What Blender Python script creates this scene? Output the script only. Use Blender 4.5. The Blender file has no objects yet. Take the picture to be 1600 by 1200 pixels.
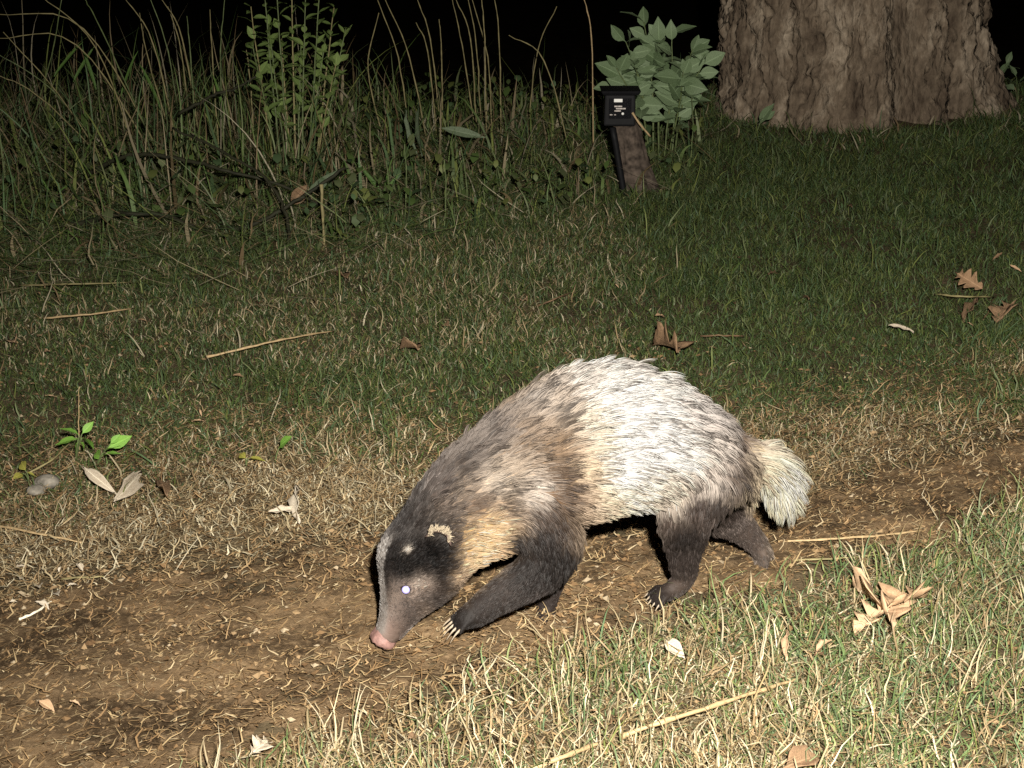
import bpy, bmesh, math, random
import numpy as np
from mathutils import Vector, Matrix

SC = bpy.context.scene
COL = SC.collection

# ------------------------------------------------------------------ camera
PITCH = math.radians(21.2); FPX = 2222.2; HC = 1.128
cam_data = bpy.data.cameras.new('camera')
cam_data.lens = 50.0; cam_data.sensor_width = 36.0
cam_data.clip_start = 0.05; cam_data.clip_end = 400.0
cam = bpy.data.objects.new('camera', cam_data); COL.objects.link(cam)
cam.location = (0, 0, HC)
cam.rotation_euler = (math.radians(90) - PITCH, 0, 0)
SC.camera = cam

# ------------------------------------------------------------------ night sky, flash, exposure
world = bpy.data.worlds.new('World'); SC.world = world; world.use_nodes = True
wn = world.node_tree.nodes; wn.clear()
sky = wn.new('ShaderNodeTexSky'); sky.sky_type = 'NISHITA'; sky.sun_disc = False
sky.sun_elevation = math.radians(-8.0); sky.sun_rotation = math.radians(200.0)
bg = wn.new('ShaderNodeBackground'); bg.inputs['Strength'].default_value = 0.05
wo = wn.new('ShaderNodeOutputWorld')
world.node_tree.links.new(sky.outputs[0], bg.inputs[0]); world.node_tree.links.new(bg.outputs[0], wo.inputs[0])

FLASH_POS = (0.11, 0.02, 1.29)
fl = bpy.data.lights.new('camera_flash', 'SPOT')
fl.energy = 900.0; fl.color = (1.0, 0.94, 0.84); fl.shadow_soft_size = 0.022
fl.spot_size = math.radians(104); fl.spot_blend = 1.0
flash = bpy.data.objects.new('camera_flash', fl); COL.objects.link(flash)
flash.location = FLASH_POS
flash.rotation_euler = (Vector((0.62, 3.1, 0.1)) - Vector(FLASH_POS)).to_track_quat('-Z', 'Y').to_euler()
flash['kind'] = 'helper'

SC.view_settings.view_transform = 'Standard'; SC.view_settings.look = 'None'
SC.view_settings.exposure = 0.0; SC.view_settings.gamma = 1.0
SC.render.engine = 'CYCLES'
SC.cycles.max_bounces = 8; SC.cycles.diffuse_bounces = 3; SC.cycles.glossy_bounces = 3
SC.cycles.transparent_max_bounces = 12; SC.cycles.transmission_bounces = 4
SC.cycles.sample_clamp_indirect = 3.0
try:
    SC.cycles.use_denoising = False
except Exception:
    pass

# ------------------------------------------------------------------ pixel (1600x1200) to place
CAMP = np.array([0, 0, HC]); FW = np.array([0, math.cos(PITCH), -math.sin(PITCH)])
UP = np.array([0, math.sin(PITCH), math.cos(PITCH)]); RT = np.array([1.0, 0, 0])
def ray(px, py): return FW * FPX + RT * (px - 800) + UP * (600 - py)
def project(p):
    d = np.asarray(p) - CAMP; z = d @ FW
    return np.stack([800 + FPX * (d @ RT) / z, 600 - FPX * (d @ UP) / z], -1)
def hash2(ix, iy, seed):
    n = (ix.astype(np.int64) * 374761393 + iy.astype(np.int64) * 668265263 + seed * 974634777) & 0xffffffff
    n = ((n ^ (n >> 13)) * 1274126177) & 0xffffffff
    return ((n ^ (n >> 16)) & 0xffffff) / float(0xffffff)
def vnoise(x, y, seed=0):
    x = np.asarray(x, float); y = np.asarray(y, float)
    ix = np.floor(x); iy = np.floor(y); fx = x - ix; fy = y - iy
    fx = fx * fx * (3 - 2 * fx); fy = fy * fy * (3 - 2 * fy)
    a = hash2(ix, iy, seed); b = hash2(ix + 1, iy, seed); c = hash2(ix, iy + 1, seed); d = hash2(ix + 1, iy + 1, seed)
    return (a + (b - a) * fx) * (1 - fy) + (c + (d - c) * fx) * fy
def fbm(x, y, seed=0, octv=4):
    v = 0; a = 0.5; t = 0
    for o in range(octv):
        v = v + a * vnoise(np.asarray(x) * 2 ** o, np.asarray(y) * 2 ** o, seed + o * 17); t += a; a *= 0.5
    return v / t
def sstep(a, b, x):
    t = np.clip((x - a) / (b - a), 0, 1); return t * t * (3 - 2 * t)
def G0(px, py, z=0.0):
    d = ray(px, py); return CAMP + d * ((z - HC) / d[2])

def edge_line(pts):
    q = np.array([G0(*p)[:2] for p in pts]); o = np.argsort(q[:, 0]); return q[o, 0], q[o, 1]
FARX, FARY = edge_line([(-300, 960), (0, 925), (300, 858), (560, 832), (760, 820), (900, 815), (1100, 800), (1300, 752), (1600, 680), (1900, 610)])
NEARX, NEARY = edge_line([(-300, 1420), (100, 1300), (400, 1195), (500, 1150), (700, 1068), (850, 1012), (1000, 975), (1100, 945), (1250, 898), (1450, 838), (1600, 775), (1900, 690)])
def path_mask(x, y):
    """1 on the bare track, falling to 0 over about 12 cm on both sides"""
    j = (fbm(x * 5, y * 5, 5) - .5) * .16 + (fbm(x * 17, y * 17, 9) - .5) * .08
    far = np.interp(x, FARX, FARY) + j; near = np.interp(x, NEARX, NEARY) + j
    return np.minimum(sstep(-.06, .05, far - y), sstep(-.05, .05, y - near))
def height(x, y):
    x = np.asarray(x, float); y = np.asarray(y, float)
    h = (fbm(x * 1.1, y * 1.1, 3) - .5) * .05 * sstep(2.2, 3.2, y) + (fbm(x * 6, y * 6, 4) - .5) * .014
    bank = 6.2 + .75 * sstep(.5, 1.0, x)  # added drop: ground falls away past here so the flash misses it
    h = h - np.clip(y - bank, 0, 6) * .32 - .0 * x
    return h
def ground(px, py):
    z = 0.0
    for k in range(6):
        p = G0(px, py, z); z = float(height(p[0], p[1]))
    return np.array([p[0], p[1], z])
def at_depth(px, py, Y):
    d = ray(px, py); return CAMP + d * (Y / d[1])

# ------------------------------------------------------------------ helpers
def tag(o, label=None, cat=None, group=None, kind=None):
    if label: o['label'] = label
    if cat: o['category'] = cat
    if group: o['group'] = group
    if kind: o['kind'] = kind
    return o
def empty(name, loc, label, cat, group=None):
    o = bpy.data.objects.new(name, None); COL.objects.link(o)
    o.location = Vector(loc); o.empty_display_size = .05
    return tag(o, label, cat, group)
def link(name, me, mat, parent=None):
    o = bpy.data.objects.new(name, me); COL.objects.link(o)
    if mat is not None and len(me.materials) == 0: me.materials.append(mat)
    if parent is not None:
        o.parent = parent
        o.matrix_parent_inverse = Matrix.Translation(-Vector(parent.location)) if parent.parent is None else Matrix()
    return o
def fast_mesh(name, verts, tris, col=None, smooth=True):
    me = bpy.data.meshes.new(name)
    verts = np.ascontiguousarray(verts, np.float32); tris = np.ascontiguousarray(tris, np.int32)
    n = len(tris); k = tris.shape[1]
    me.vertices.add(len(verts)); me.vertices.foreach_set('co', verts.ravel())
    me.loops.add(n * k); me.loops.foreach_set('vertex_index', tris.ravel())
    me.polygons.add(n)
    me.polygons.foreach_set('loop_start', np.arange(0, n * k, k, dtype=np.int32))
    try: me.polygons.foreach_set('loop_total', np.full(n, k, np.int32))
    except Exception: pass
    me.polygons.foreach_set('use_smooth', np.full(n, smooth, bool))
    me.update(calc_edges=True)
    if col is not None:
        a = me.color_attributes.new('Col', 'FLOAT_COLOR', 'POINT')
        c = np.ones((len(verts), 4), np.float32); c[:, :3] = col; a.data.foreach_set('color', c.ravel())
    return me
def lin(r, g, b):
    f = lambda c: c / 12.92 if c <= .04045 else ((c + .055) / 1.055) ** 2.4
    return np.array([f(r / 255), f(g / 255), f(b / 255)])

# ------------------------------------------------------------------ materials
def mat_new(name):
    m = bpy.data.materials.new(name); m.use_nodes = True
    nt = m.node_tree; return m, nt, nt.nodes['Principled BSDF'], nt.nodes['Material Output']
def mat_plain(name, col, rough=.6, spec=.3, var=.25, scale=40, bump=0.0, coat=0.0):
    m, nt, p, out = mat_new(name)
    tc = nt.nodes.new('ShaderNodeTexCoord'); nz = nt.nodes.new('ShaderNodeTexNoise')
    nz.inputs['Scale'].default_value = scale; nz.inputs['Detail'].default_value = 6
    nt.links.new(tc.outputs['Object'], nz.inputs['Vector'])
    rm = nt.nodes.new('ShaderNodeValToRGB')
    rm.color_ramp.elements[0].position = .3; rm.color_ramp.elements[1].position = .72
    rm.color_ramp.elements[0].color = (*[c * (1 - var) for c in col], 1)
    rm.color_ramp.elements[1].color = (*[min(1, c * (1 + var)) for c in col], 1)
    nt.links.new(nz.outputs['Fac'], rm.inputs['Fac']); nt.links.new(rm.outputs[0], p.inputs['Base Color'])
    p.inputs['Roughness'].default_value = rough; p.inputs['Specular IOR Level'].default_value = spec
    p.inputs['Coat Weight'].default_value = coat
    if bump:
        b = nt.nodes.new('ShaderNodeBump'); b.inputs['Strength'].default_value = bump; b.inputs['Distance'].default_value = .004
        nt.links.new(nz.outputs['Fac'], b.inputs['Height']); nt.links.new(b.outputs[0], p.inputs['Normal'])
    return m
def mat_vcol(name, rough=.5, spec=.35, trans=.0, var=0.0):
    m, nt, p, out = mat_new(name)
    a = nt.nodes.new('ShaderNodeAttribute'); a.attribute_name = 'Col'
    nt.links.new(a.outputs['Color'], p.inputs['Base Color'])
    p.inputs['Roughness'].default_value = rough; p.inputs['Specular IOR Level'].default_value = spec
    if trans:
        t = nt.nodes.new('ShaderNodeBsdfTranslucent'); mx = nt.nodes.new('ShaderNodeMixShader'); mx.inputs[0].default_value = trans
        nt.links.new(a.outputs['Color'], t.inputs['Color'])
        nt.links.new(p.outputs[0], mx.inputs[1]); nt.links.new(t.outputs[0], mx.inputs[2]); nt.links.new(mx.outputs[0], out.inputs['Surface'])
    return m
def mat_leaf(name, col, dark, rough=.45, spec=.4, trans=.2, scale=30, vein=True):
    """leaf: mottled colour, a paler midrib along the leaf's own length (local x), side veins as relief"""
    m, nt, p, out = mat_new(name); N = nt.nodes.new; L = nt.links.new
    tc = N('ShaderNodeTexCoord'); nz = N('ShaderNodeTexNoise'); nz.inputs['Scale'].default_value = scale; nz.inputs['Detail'].default_value = 5
    L(tc.outputs['Object'], nz.inputs['Vector'])
    oi = N('ShaderNodeObjectInfo'); ad = N('ShaderNodeMath'); ad.operation = 'MULTIPLY_ADD'; ad.inputs[1].default_value = .35; 
    L(oi.outputs['Random'], ad.inputs[0]); L(nz.outputs['Fac'], ad.inputs[2])
    rm = N('ShaderNodeValToRGB'); rm.color_ramp.elements[0].position = .35; rm.color_ramp.elements[1].position = .95
    rm.color_ramp.elements[0].color = (*dark, 1); rm.color_ramp.elements[1].color = (*col, 1)
    L(ad.outputs[0], rm.inputs['Fac'])
    uv = N('ShaderNodeAttribute'); uv.attribute_name = 'across'
    mr = N('ShaderNodeMapRange'); mr.inputs[1].default_value = 0.0; mr.inputs[2].default_value = .1; mr.inputs[3].default_value = .55; mr.inputs[4].default_value = 0.0
    L(uv.outputs['Fac'], mr.inputs[0])
    mx = N('ShaderNodeMix'); mx.data_type = 'RGBA'; L(mr.outputs[0], mx.inputs[0])
    L(rm.outputs[0], mx.inputs[6]); mx.inputs[7].default_value = (*[min(1, c * 1.7 + .02) for c in col], 1)
    L(mx.outputs[2], p.inputs['Base Color'])
    p.inputs['Roughness'].default_value = rough; p.inputs['Specular IOR Level'].default_value = spec
    wv = N('ShaderNodeTexWave'); wv.inputs['Scale'].default_value = 60; wv.inputs['Distortion'].default_value = 3; L(tc.outputs['Object'], wv.inputs['Vector'])
    b = N('ShaderNodeBump'); b.inputs['Strength'].default_value = .3; b.inputs['Distance'].default_value = .001; L(wv.outputs['Fac'], b.inputs['Height']); L(b.outputs[0], p.inputs['Normal'])
    t = N('ShaderNodeBsdfTranslucent'); L(mx.outputs[2], t.inputs['Color'])
    ms = N('ShaderNodeMixShader'); ms.inputs[0].default_value = trans
    L(p.outputs[0], ms.inputs[1]); L(t.outputs[0], ms.inputs[2]); L(ms.outputs[0], out.inputs['Surface'])
    return m

def mat_soil(name, c0, c1, c2, sc=1.0):
    m, nt, p, out = mat_new(name); N = nt.nodes.new; L = nt.links.new
    tc = N('ShaderNodeTexCoord')
    n1 = N('ShaderNodeTexNoise'); n1.inputs['Scale'].default_value = 5 * sc; n1.inputs['Detail'].default_value = 8; n1.inputs['Roughness'].default_value = .65
    n2 = N('ShaderNodeTexNoise'); n2.inputs['Scale'].default_value = 90 * sc; n2.inputs['Detail'].default_value = 6; n2.inputs['Roughness'].default_value = .7
    for n in (n1, n2): L(tc.outputs['Object'], n.inputs['Vector'])
    r1 = N('ShaderNodeValToRGB'); r1.color_ramp.elements[0].position = .40; r1.color_ramp.elements[1].position = .58
    r1.color_ramp.elements[0].color = (*c0, 1); r1.color_ramp.elements[1].color = (*c1, 1); L(n1.outputs['Fac'], r1.inputs[0])
    r2 = N('ShaderNodeValToRGB'); r2.color_ramp.elements[0].position = .5; r2.color_ramp.elements[1].position = .75
    r2.color_ramp.elements[0].color = (0, 0, 0, 1); r2.color_ramp.elements[1].color = (1, 1, 1, 1); L(n2.outputs['Fac'], r2.inputs[0])
    mx = N('ShaderNodeMix'); mx.data_type = 'RGBA'; L(r2.outputs[0], mx.inputs[0]); L(r1.outputs[0], mx.inputs[6]); mx.inputs[7].default_value = (*c2, 1)
    L(mx.outputs[2], p.inputs['Base Color']); p.inputs['Roughness'].default_value = .95; p.inputs['Specular IOR Level'].default_value = .15
    b = N('ShaderNodeBump'); b.inputs['Strength'].default_value = .9; b.inputs['Distance'].default_value = .006
    L(n2.outputs['Fac'], b.inputs['Height']); L(b.outputs[0], p.inputs['Normal'])
    return m

M_GROUND = mat_soil('soil_dark', (.045, .034, .019), (.10, .075, .042), (.16, .12, .07))
M_PATH = mat_soil('soil_track', (.038, .024, .012), (.150, .100, .054), (.25, .175, .10))
M_GRASS = mat_vcol('grass_blade', .55, .28, .22)
M_LITTER = mat_vcol('plant_litter', .65, .2, .1)
M_CRUMB = mat_vcol('soil_crumb', .95, .1)
M_STRAW = mat_plain('straw', (.36, .26, .14), .55, .3, .25, 120, .3)
M_STEMTAN = mat_plain('stem_tan', (.21, .18, .085), .6, .3, .3, 60)
M_STEMGREEN = mat_plain('stem_green', (.10, .13, .05), .5, .35, .35, 60)
M_VINE = mat_plain('vine_dark', (.022, .022, .012), .7, .2, .4, 40, .3)
M_TWIG = mat_plain('twig_brown', (.13, .08, .045), .75, .2, .35, 70, .4)

# ------------------------------------------------------------------ the ground
def axis(lo, hi, step, far, grow=1.22):
    a = list(np.arange(lo, hi + 1e-6, step)); d = step; v = hi
    while v < far: d *= grow; v += d; a.append(v)
    d = step; v = lo; b = []
    while v > -far: d *= grow; v -= d; b.append(v)
    return np.array(b[::-1] + a)
gx = axis(-2.2, 2.8, .03, 120); gy = axis(1.2, 7.4, .03, 160)
X, Y = np.meshgrid(gx, gy)
Z = height(X, Y) - .012
V = np.stack([X, Y, Z], -1).reshape(-1, 3)
nx = len(gx); i, j = np.meshgrid(np.arange(nx - 1), np.arange(len(gy) - 1)); b0 = (j * nx + i).ravel()
Q = np.stack([b0, b0 + 1, b0 + nx + 1, b0 + nx], -1)
tag(link('ground', fast_mesh('ground', V, Q), M_GROUND), kind='structure')

gx = np.arange(-1.7, 2.3, .0105); gy = np.arange(1.15, 3.6, .0105)
X, Y = np.meshgrid(gx, gy); mk = path_mask(X, Y)
lump = np.abs(fbm(X * 26, Y * 34, 21, 3) - .5) * .020 + (fbm(X * 70, Y * 70, 22, 2) - .5) * .009
rut = -.010 * sstep(.35, .62, fbm(X * 2.2 + Y * .8, Y * 6.5 - X * 1.7, 31, 3))
Z = height(X, Y) - .03 + mk * (.028 + lump + rut)
V = np.stack([X, Y, Z], -1).reshape(-1, 3); nx = len(gx)
i, j = np.meshgrid(np.arange(nx - 1), np.arange(len(gy) - 1)); b0 = (j * nx + i).ravel()
Q = np.stack([b0, b0 + 1, b0 + nx + 1, b0 + nx], -1)
keep = (mk.reshape(-1)[Q].max(1) > .02); Q = Q[keep]
used = np.unique(Q); remap = -np.ones(len(V), int); remap[used] = np.arange(len(used))
tag(link('dirt_path', fast_mesh('dirt_path', V[used], remap[Q]), M_PATH), kind='structure')
def surf(x, y):
    return height(x, y) - .004

# ------------------------------------------------------------------ ribbons: grass blades, straw bits
def ribbons(rng, base, length, width, az, lean, curl, twist, c0, c1, wob=.6, flat=False, K=4):
    """every blade its own bent, tapered ribbon with a fold along the middle left out"""
    n = len(base); L = K
    pts = [base]; phi = lean.copy(); a = az.copy(); p = base.copy()
    for k in range(L):
        st = np.stack([np.sin(phi) * np.cos(a), np.sin(phi) * np.sin(a), np.cos(phi)], -1)
        p = p + st * (length / L)[:, None]
        pts.append(p); phi = phi + curl / L * (.6 + .8 * k / L); a = a + rng.normal(0, wob, n) / L * 2
    verts = np.zeros((n, 2 * L + 1, 3)); cols = np.zeros((n, 2 * L + 1, 3))
    side0 = np.stack([-np.sin(az + twist), np.cos(az + twist), np.zeros(n)], -1)
    for k in range(L + 1):
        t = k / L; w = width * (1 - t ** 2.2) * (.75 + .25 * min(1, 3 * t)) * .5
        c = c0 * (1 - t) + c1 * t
        if k < L:
            verts[:, 2 * k] = pts[k] - side0 * w[:, None]; verts[:, 2 * k + 1] = pts[k] + side0 * w[:, None]
            cols[:, 2 * k] = c; cols[:, 2 * k + 1] = c
        else:
            verts[:, 2 * L] = pts[L]; cols[:, 2 * L] = c
    f = []
    for k in range(L - 1): f += [[2 * k, 2 * k + 1, 2 * k + 3], [2 * k, 2 * k + 3, 2 * k + 2]]
    f += [[2 * L - 2, 2 * L - 1, 2 * L]]
    f = np.array(f); F = (f[None] + (np.arange(n) * (2 * L + 1))[:, None, None]).reshape(-1, 3)
    return verts.reshape(-1, 3), F, cols.reshape(-1, 3)
def joinmesh(parts):
    vs, fs, cs = [], [], []; o = 0
    for v, f, c in parts: vs.append(v); fs.append(f + o); cs.append(c); o += len(v)
    return np.concatenate(vs), np.concatenate(fs), np.concatenate(cs)
def in_view(x, y, m=.35):
    s = .5 * 1600 / FPX * (y * math.cos(PITCH) + HC * math.sin(PITCH)); return np.abs(x) < s + m

PAL_GREEN = np.array([(.065, .105, .028), (.085, .125, .04), (.12, .145, .065), (.07, .115, .05), (.13, .155, .045)])
PAL_DRY = np.array([(.36, .29, .17), (.44, .37, .23), (.28, .20, .11), (.52, .46, .32), (.24, .18, .09)])

TRUNK_C = np.array([1.47, 6.33])
def scatter(rng, n, y0, y1, dens):
    y = rng.uniform(y0, y1, n); hw = .36 * (y * .932 + .41) + .35
    x = rng.uniform(-1, 1, n) * hw
    ok = rng.uniform(0, 1, n) < dens(x, y) * hw / hw.max()
    return x[ok], y[ok]
def far_dist(x, y): return y - np.interp(x, FARX, FARY)
def near_dist(x, y): return np.interp(x, NEARX, NEARY) - y
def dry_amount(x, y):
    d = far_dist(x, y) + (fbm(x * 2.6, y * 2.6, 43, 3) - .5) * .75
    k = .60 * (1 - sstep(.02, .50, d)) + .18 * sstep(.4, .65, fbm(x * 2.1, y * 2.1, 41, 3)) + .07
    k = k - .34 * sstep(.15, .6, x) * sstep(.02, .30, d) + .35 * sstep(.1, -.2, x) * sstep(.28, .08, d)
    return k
# far lawn -----------------------------------------------------------
rng = np.random.default_rng(11); parts = []
def lawn_dens(x, y):
    d = far_dist(x, y)
    a = sstep(-.08, .25, d) * (.55 + .55 * sstep(.33, .55, fbm(x * 4, y * 4, 51, 3)))
    a = np.where(np.hypot(x - TRUNK_C[0], y - TRUNK_C[1]) < .58, 0, a)
    return a * (1.0 - .5 * sstep(3.2, 5.8, y))
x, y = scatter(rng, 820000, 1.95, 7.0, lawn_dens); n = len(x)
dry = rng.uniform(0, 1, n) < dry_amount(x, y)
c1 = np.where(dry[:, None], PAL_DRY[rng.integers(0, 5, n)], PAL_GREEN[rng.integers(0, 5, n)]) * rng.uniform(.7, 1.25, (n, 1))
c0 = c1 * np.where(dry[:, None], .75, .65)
fa = sstep(2.4, 5.5, y)
ln = rng.gamma(6, 1 / 6, n) * (.021 + .013 * fa + .016 * sstep(.55, .7, fbm(x * 2.5, y * 2.5, 61, 2)))
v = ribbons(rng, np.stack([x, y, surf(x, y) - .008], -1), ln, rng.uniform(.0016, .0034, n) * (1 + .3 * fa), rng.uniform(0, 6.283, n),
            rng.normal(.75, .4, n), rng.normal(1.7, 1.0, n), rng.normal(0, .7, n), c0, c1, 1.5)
parts.append(v)
x, y = scatter(rng, 52000, 2.1, 6.9, lambda x, y: lawn_dens(x, y) ** .5 * (.3 + .7 * sstep(.4, .6, fbm(x * 3.3, y * 3.3, 57, 3)))); n = len(x)
dry = rng.uniform(0, 1, n) < dry_amount(x, y) * 1.2 + .12
c1 = np.where(dry[:, None], PAL_DRY[rng.integers(0, 5, n)], PAL_GREEN[rng.integers(0, 5, n)] * 1.25) * rng.uniform(.6, 1.3, (n, 1))
v = ribbons(rng, np.stack([x, y, surf(x, y) - .006], -1), rng.gamma(5, 1 / 5, n) * (.040 + .02 * sstep(3, 5.5, y)), rng.uniform(.0026, .0048, n) * (1 + .3 * sstep(3, 5.5, y)), rng.uniform(0, 6.283, n),
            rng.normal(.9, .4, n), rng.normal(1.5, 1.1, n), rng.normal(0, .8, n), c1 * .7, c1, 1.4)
parts.append(v)
# bleached, curled dead grass on the left bank of the track
x, y = scatter(rng, 26000, 2.0, 3.2, lambda x, y: sstep(-.12, .02, far_dist(x, y)) * sstep(.36, .1, far_dist(x, y) + (fbm(x * 3, y * 3, 59, 2) - .5) * .3) * sstep(.1, -.25, x)); n = len(x)
c1 = PAL_DRY[rng.integers(0, 4, n)] * rng.uniform(.8, 1.25, (n, 1))
v = ribbons(rng, np.stack([x, y, surf(x, y) + rng.uniform(-.004, .01, n)], -1), rng.gamma(4, 1 / 4, n) * .035, rng.uniform(.0018, .0036, n), rng.uniform(0, 6.283, n),
            rng.normal(1.15, .3, n), rng.normal(.9, .9, n), rng.normal(0, .9, n), c1 * .85, c1, 1.8)
parts.append(v)
n = 1500; a_ = rng.uniform(0, 6.283, n); r_ = rng.uniform(.50, .95, n); x = TRUNK_C[0] + r_ * np.cos(a_); y = TRUNK_C[1] + r_ * np.sin(a_) * 1.02 - .05
dry = rng.uniform(0, 1, n) < .45; c1 = np.where(dry[:, None], PAL_DRY[rng.integers(0, 5, n)] * .8, PAL_GREEN[rng.integers(0, 5, n)] * 1.2)
v = ribbons(rng, np.stack([x, y, surf(x, y) - .006], -1), rng.gamma(4, 1 / 4, n) * .07, rng.uniform(.003, .009, n), rng.uniform(0, 6.283, n), rng.normal(.8, .4, n), rng.normal(1.3, .9, n), rng.normal(0, .7, n), c1 * .7, c1, .9)
parts.append(v); v, f, c = joinmesh(parts)
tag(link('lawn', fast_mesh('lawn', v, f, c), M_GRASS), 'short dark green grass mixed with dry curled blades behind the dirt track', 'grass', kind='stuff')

# near verge -----------------------------------------------------------
rng = np.random.default_rng(12)
def verge_dens(x, y):
    d = near_dist(x, y); return sstep(-.06, .10, d) * (.5 + .5 * sstep(.35, .55, fbm(x * 6, y * 6, 71, 3)))
x, y = scatter(rng, 100000, 1.28, 2.55, verge_dens); n = len(x)
g = sstep(.35, .65, fbm(x * 3.2, y * 3.2, 81, 3) + .35 * sstep(.25, .75, x))
dry = rng.uniform(0, 1, n) < (.80 - .42 * g)
c1 = np.where(dry[:, None], PAL_DRY[rng.integers(0, 5, n)] * 1.12, PAL_GREEN[rng.integers(0, 5, n)] * 1.5 + .02) * rng.uniform(.7, 1.25, (n, 1))
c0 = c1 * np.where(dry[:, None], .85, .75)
ln = rng.gamma(4, 1 / 4, n) * .046
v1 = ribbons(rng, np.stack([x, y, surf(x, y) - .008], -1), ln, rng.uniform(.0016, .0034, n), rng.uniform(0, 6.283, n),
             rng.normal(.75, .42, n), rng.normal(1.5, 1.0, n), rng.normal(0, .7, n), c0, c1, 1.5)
# a few longer blades that lean out over the track
x, y = scatter(rng, 9000, 1.28, 2.5, lambda x, y: sstep(-.03, .06, near_dist(x, y)) * sstep(.5, .65, fbm(x * 8, y * 8, 91, 2))); n = len(x)
c1 = np.where((rng.uniform(0, 1, n) < .6)[:, None], PAL_DRY[rng.integers(0, 5, n)], PAL_GREEN[rng.integers(0, 5, n)] * 1.5)
v2 = ribbons(rng, np.stack([x, y, surf(x, y) - .008], -1), rng.uniform(.05, .095, n), rng.uniform(.0016, .003, n), rng.uniform(0, 6.283, n),
             rng.normal(.35, .3, n), rng.normal(1.0, .6, n), rng.normal(0, .6, n), c1 * .7, c1, .5, K=5)
v, f, c = joinmesh([v1, v2])
tag(link('verge_grass', fast_mesh('verge_grass', v, f, c), M_GRASS), 'pale dry and green grass verge in front of the dirt track', 'grass', kind='stuff')

# straw crumbs lying on the track and its bare edge ----------------------------
rng = np.random.default_rng(13)
def lit_dens(x, y):
    return np.clip(path_mask(x, y) * (.45 + .55 * sstep(.35, .6, fbm(x * 5, y * 5, 101, 3))) + 1.6 * sstep(.62, .05, far_dist(x, y) - .25 * sstep(.1, -.6, x)) * sstep(-.35, .0, far_dist(x, y)) + .5 * sstep(-.05, .03, near_dist(x, y)), 0, 1)
x, y = scatter(rng, 90000, 1.3, 3.3, lit_dens); n = len(x)
pal = np.array([(.30, .20, .10), (.38, .28, .15), (.20, .125, .06), (.13, .08, .04), (.45, .36, .22)])
c1 = pal[rng.choice(5, n, p=[.3, .22, .22, .16, .10])] * rng.uniform(.75, 1.2, (n, 1))
onp = path_mask(x, y)
az = np.where(rng.uniform(0, 1, n) < .5, rng.normal(.25, .45, n), rng.uniform(0, 6.283, n))
v = ribbons(rng, np.stack([x, y, surf(x, y) + .002 + rng.uniform(0, .006, n)], -1), rng.gamma(3, 1 / 3, n) * .021, rng.uniform(.0013, .0034, n), az,
            rng.normal(1.36, .2, n), rng.normal(.3, .5, n), rng.normal(0, .9, n), c1 * .9, c1, 1.6, K=3)
tag(link('straw_litter', fast_mesh('straw_litter', *v), M_LITTER), 'broken straw and dry plant bits strewn over the dirt track', 'litter', kind='stuff')
# crumbs of earth
x, y = scatter(rng, 26000, 1.3, 3.2, lambda x, y: np.clip(path_mask(x, y) + .15, 0, 1) * (.25 + .75 * sstep(.4, .62, fbm(x * 7, y * 7, 111, 2)))); n = len(x)
oct_v = np.array([(1, 0, 0), (-1, 0, 0), (0, 1, 0), (0, -1, 0), (0, 0, 1), (0, 0, -1)], float)
oct_f = np.array([(0, 2, 4), (2, 1, 4), (1, 3, 4), (3, 0, 4), (2, 0, 5), (1, 2, 5), (3, 1, 5), (0, 3, 5)])
r = np.minimum(rng.gamma(2.2, .0009, n) + .0008, .0055)
vv = oct_v[None] * r[:, None, None] * rng.uniform(.6, 1.4, (n, 6, 1)) * np.array([1.2, 1.0, .7]) + rng.normal(0, .25, (n, 6, 3)) * r[:, None, None]
vv += np.stack([x, y, surf(x, y) + r * .4 + .003], -1)[:, None]
cc = np.repeat(np.array([(.16, .10, .05), (.24, .165, .09), (.10, .06, .03), (.30, .24, .16)])[rng.choice(4, n, p=[.4, .3, .22, .08])][:, None], 6, 1)
ff = (oct_f[None] + (np.arange(n) * 6)[:, None, None]).reshape(-1, 3)
tag(link('soil_crumbs', fast_mesh('soil_crumbs', vv.reshape(-1, 3), ff, cc.reshape(-1, 3), False), M_CRUMB), 'small crumbs of brown earth scattered along the track', 'soil', kind='stuff')

# undergrowth -----------------------------------------------------------
rng = np.random.default_rng(14)
ULX, ULY = edge_line([(-400, 470), (0, 452), (250, 440), (480, 425), (600, 372), (760, 355), (900, 318), (1060, 282), (1130, 235)])
def und_edge(x): return np.where(x > ULX[-1], 99., np.interp(x, ULX, ULY))
def und_dens(x, y):
    e = y - und_edge(x) - (fbm(x * 2, y * 2, 131, 2) - .5) * .5
    d = sstep(-.15, .3, e) * (.3 + .7 * sstep(.35, .6, fbm(x * 2.4, y * 2.4, 132, 3)))
    return np.where(np.hypot(x - TRUNK_C[0], y - TRUNK_C[1]) < .62, 0, d)
x, y = scatter(rng, 34000, 3.2, 6.9, und_dens); n = len(x)
e = y - und_edge(x)
lf = sstep(-.2, -1.0, x)
dry = rng.uniform(0, 1, n) < .26
c1 = np.where(dry[:, None], PAL_DRY[rng.integers(0, 5, n)] * .6, PAL_GREEN[rng.integers(0, 5, n)] * 1.25) * rng.uniform(.5, 1.2, (n, 1))
ln = rng.gamma(4, 1 / 4, n) * (.08 + .13 * sstep(0, .9, e) * (.65 + .35 * lf))
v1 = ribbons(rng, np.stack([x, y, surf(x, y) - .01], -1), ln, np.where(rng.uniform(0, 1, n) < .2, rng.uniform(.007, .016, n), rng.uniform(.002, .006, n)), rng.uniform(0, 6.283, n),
             rng.normal(.6, .45, n), rng.normal(1.7, 1.0, n), rng.normal(0, .5, n), c1 * .7, c1, .6, K=6)
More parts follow.
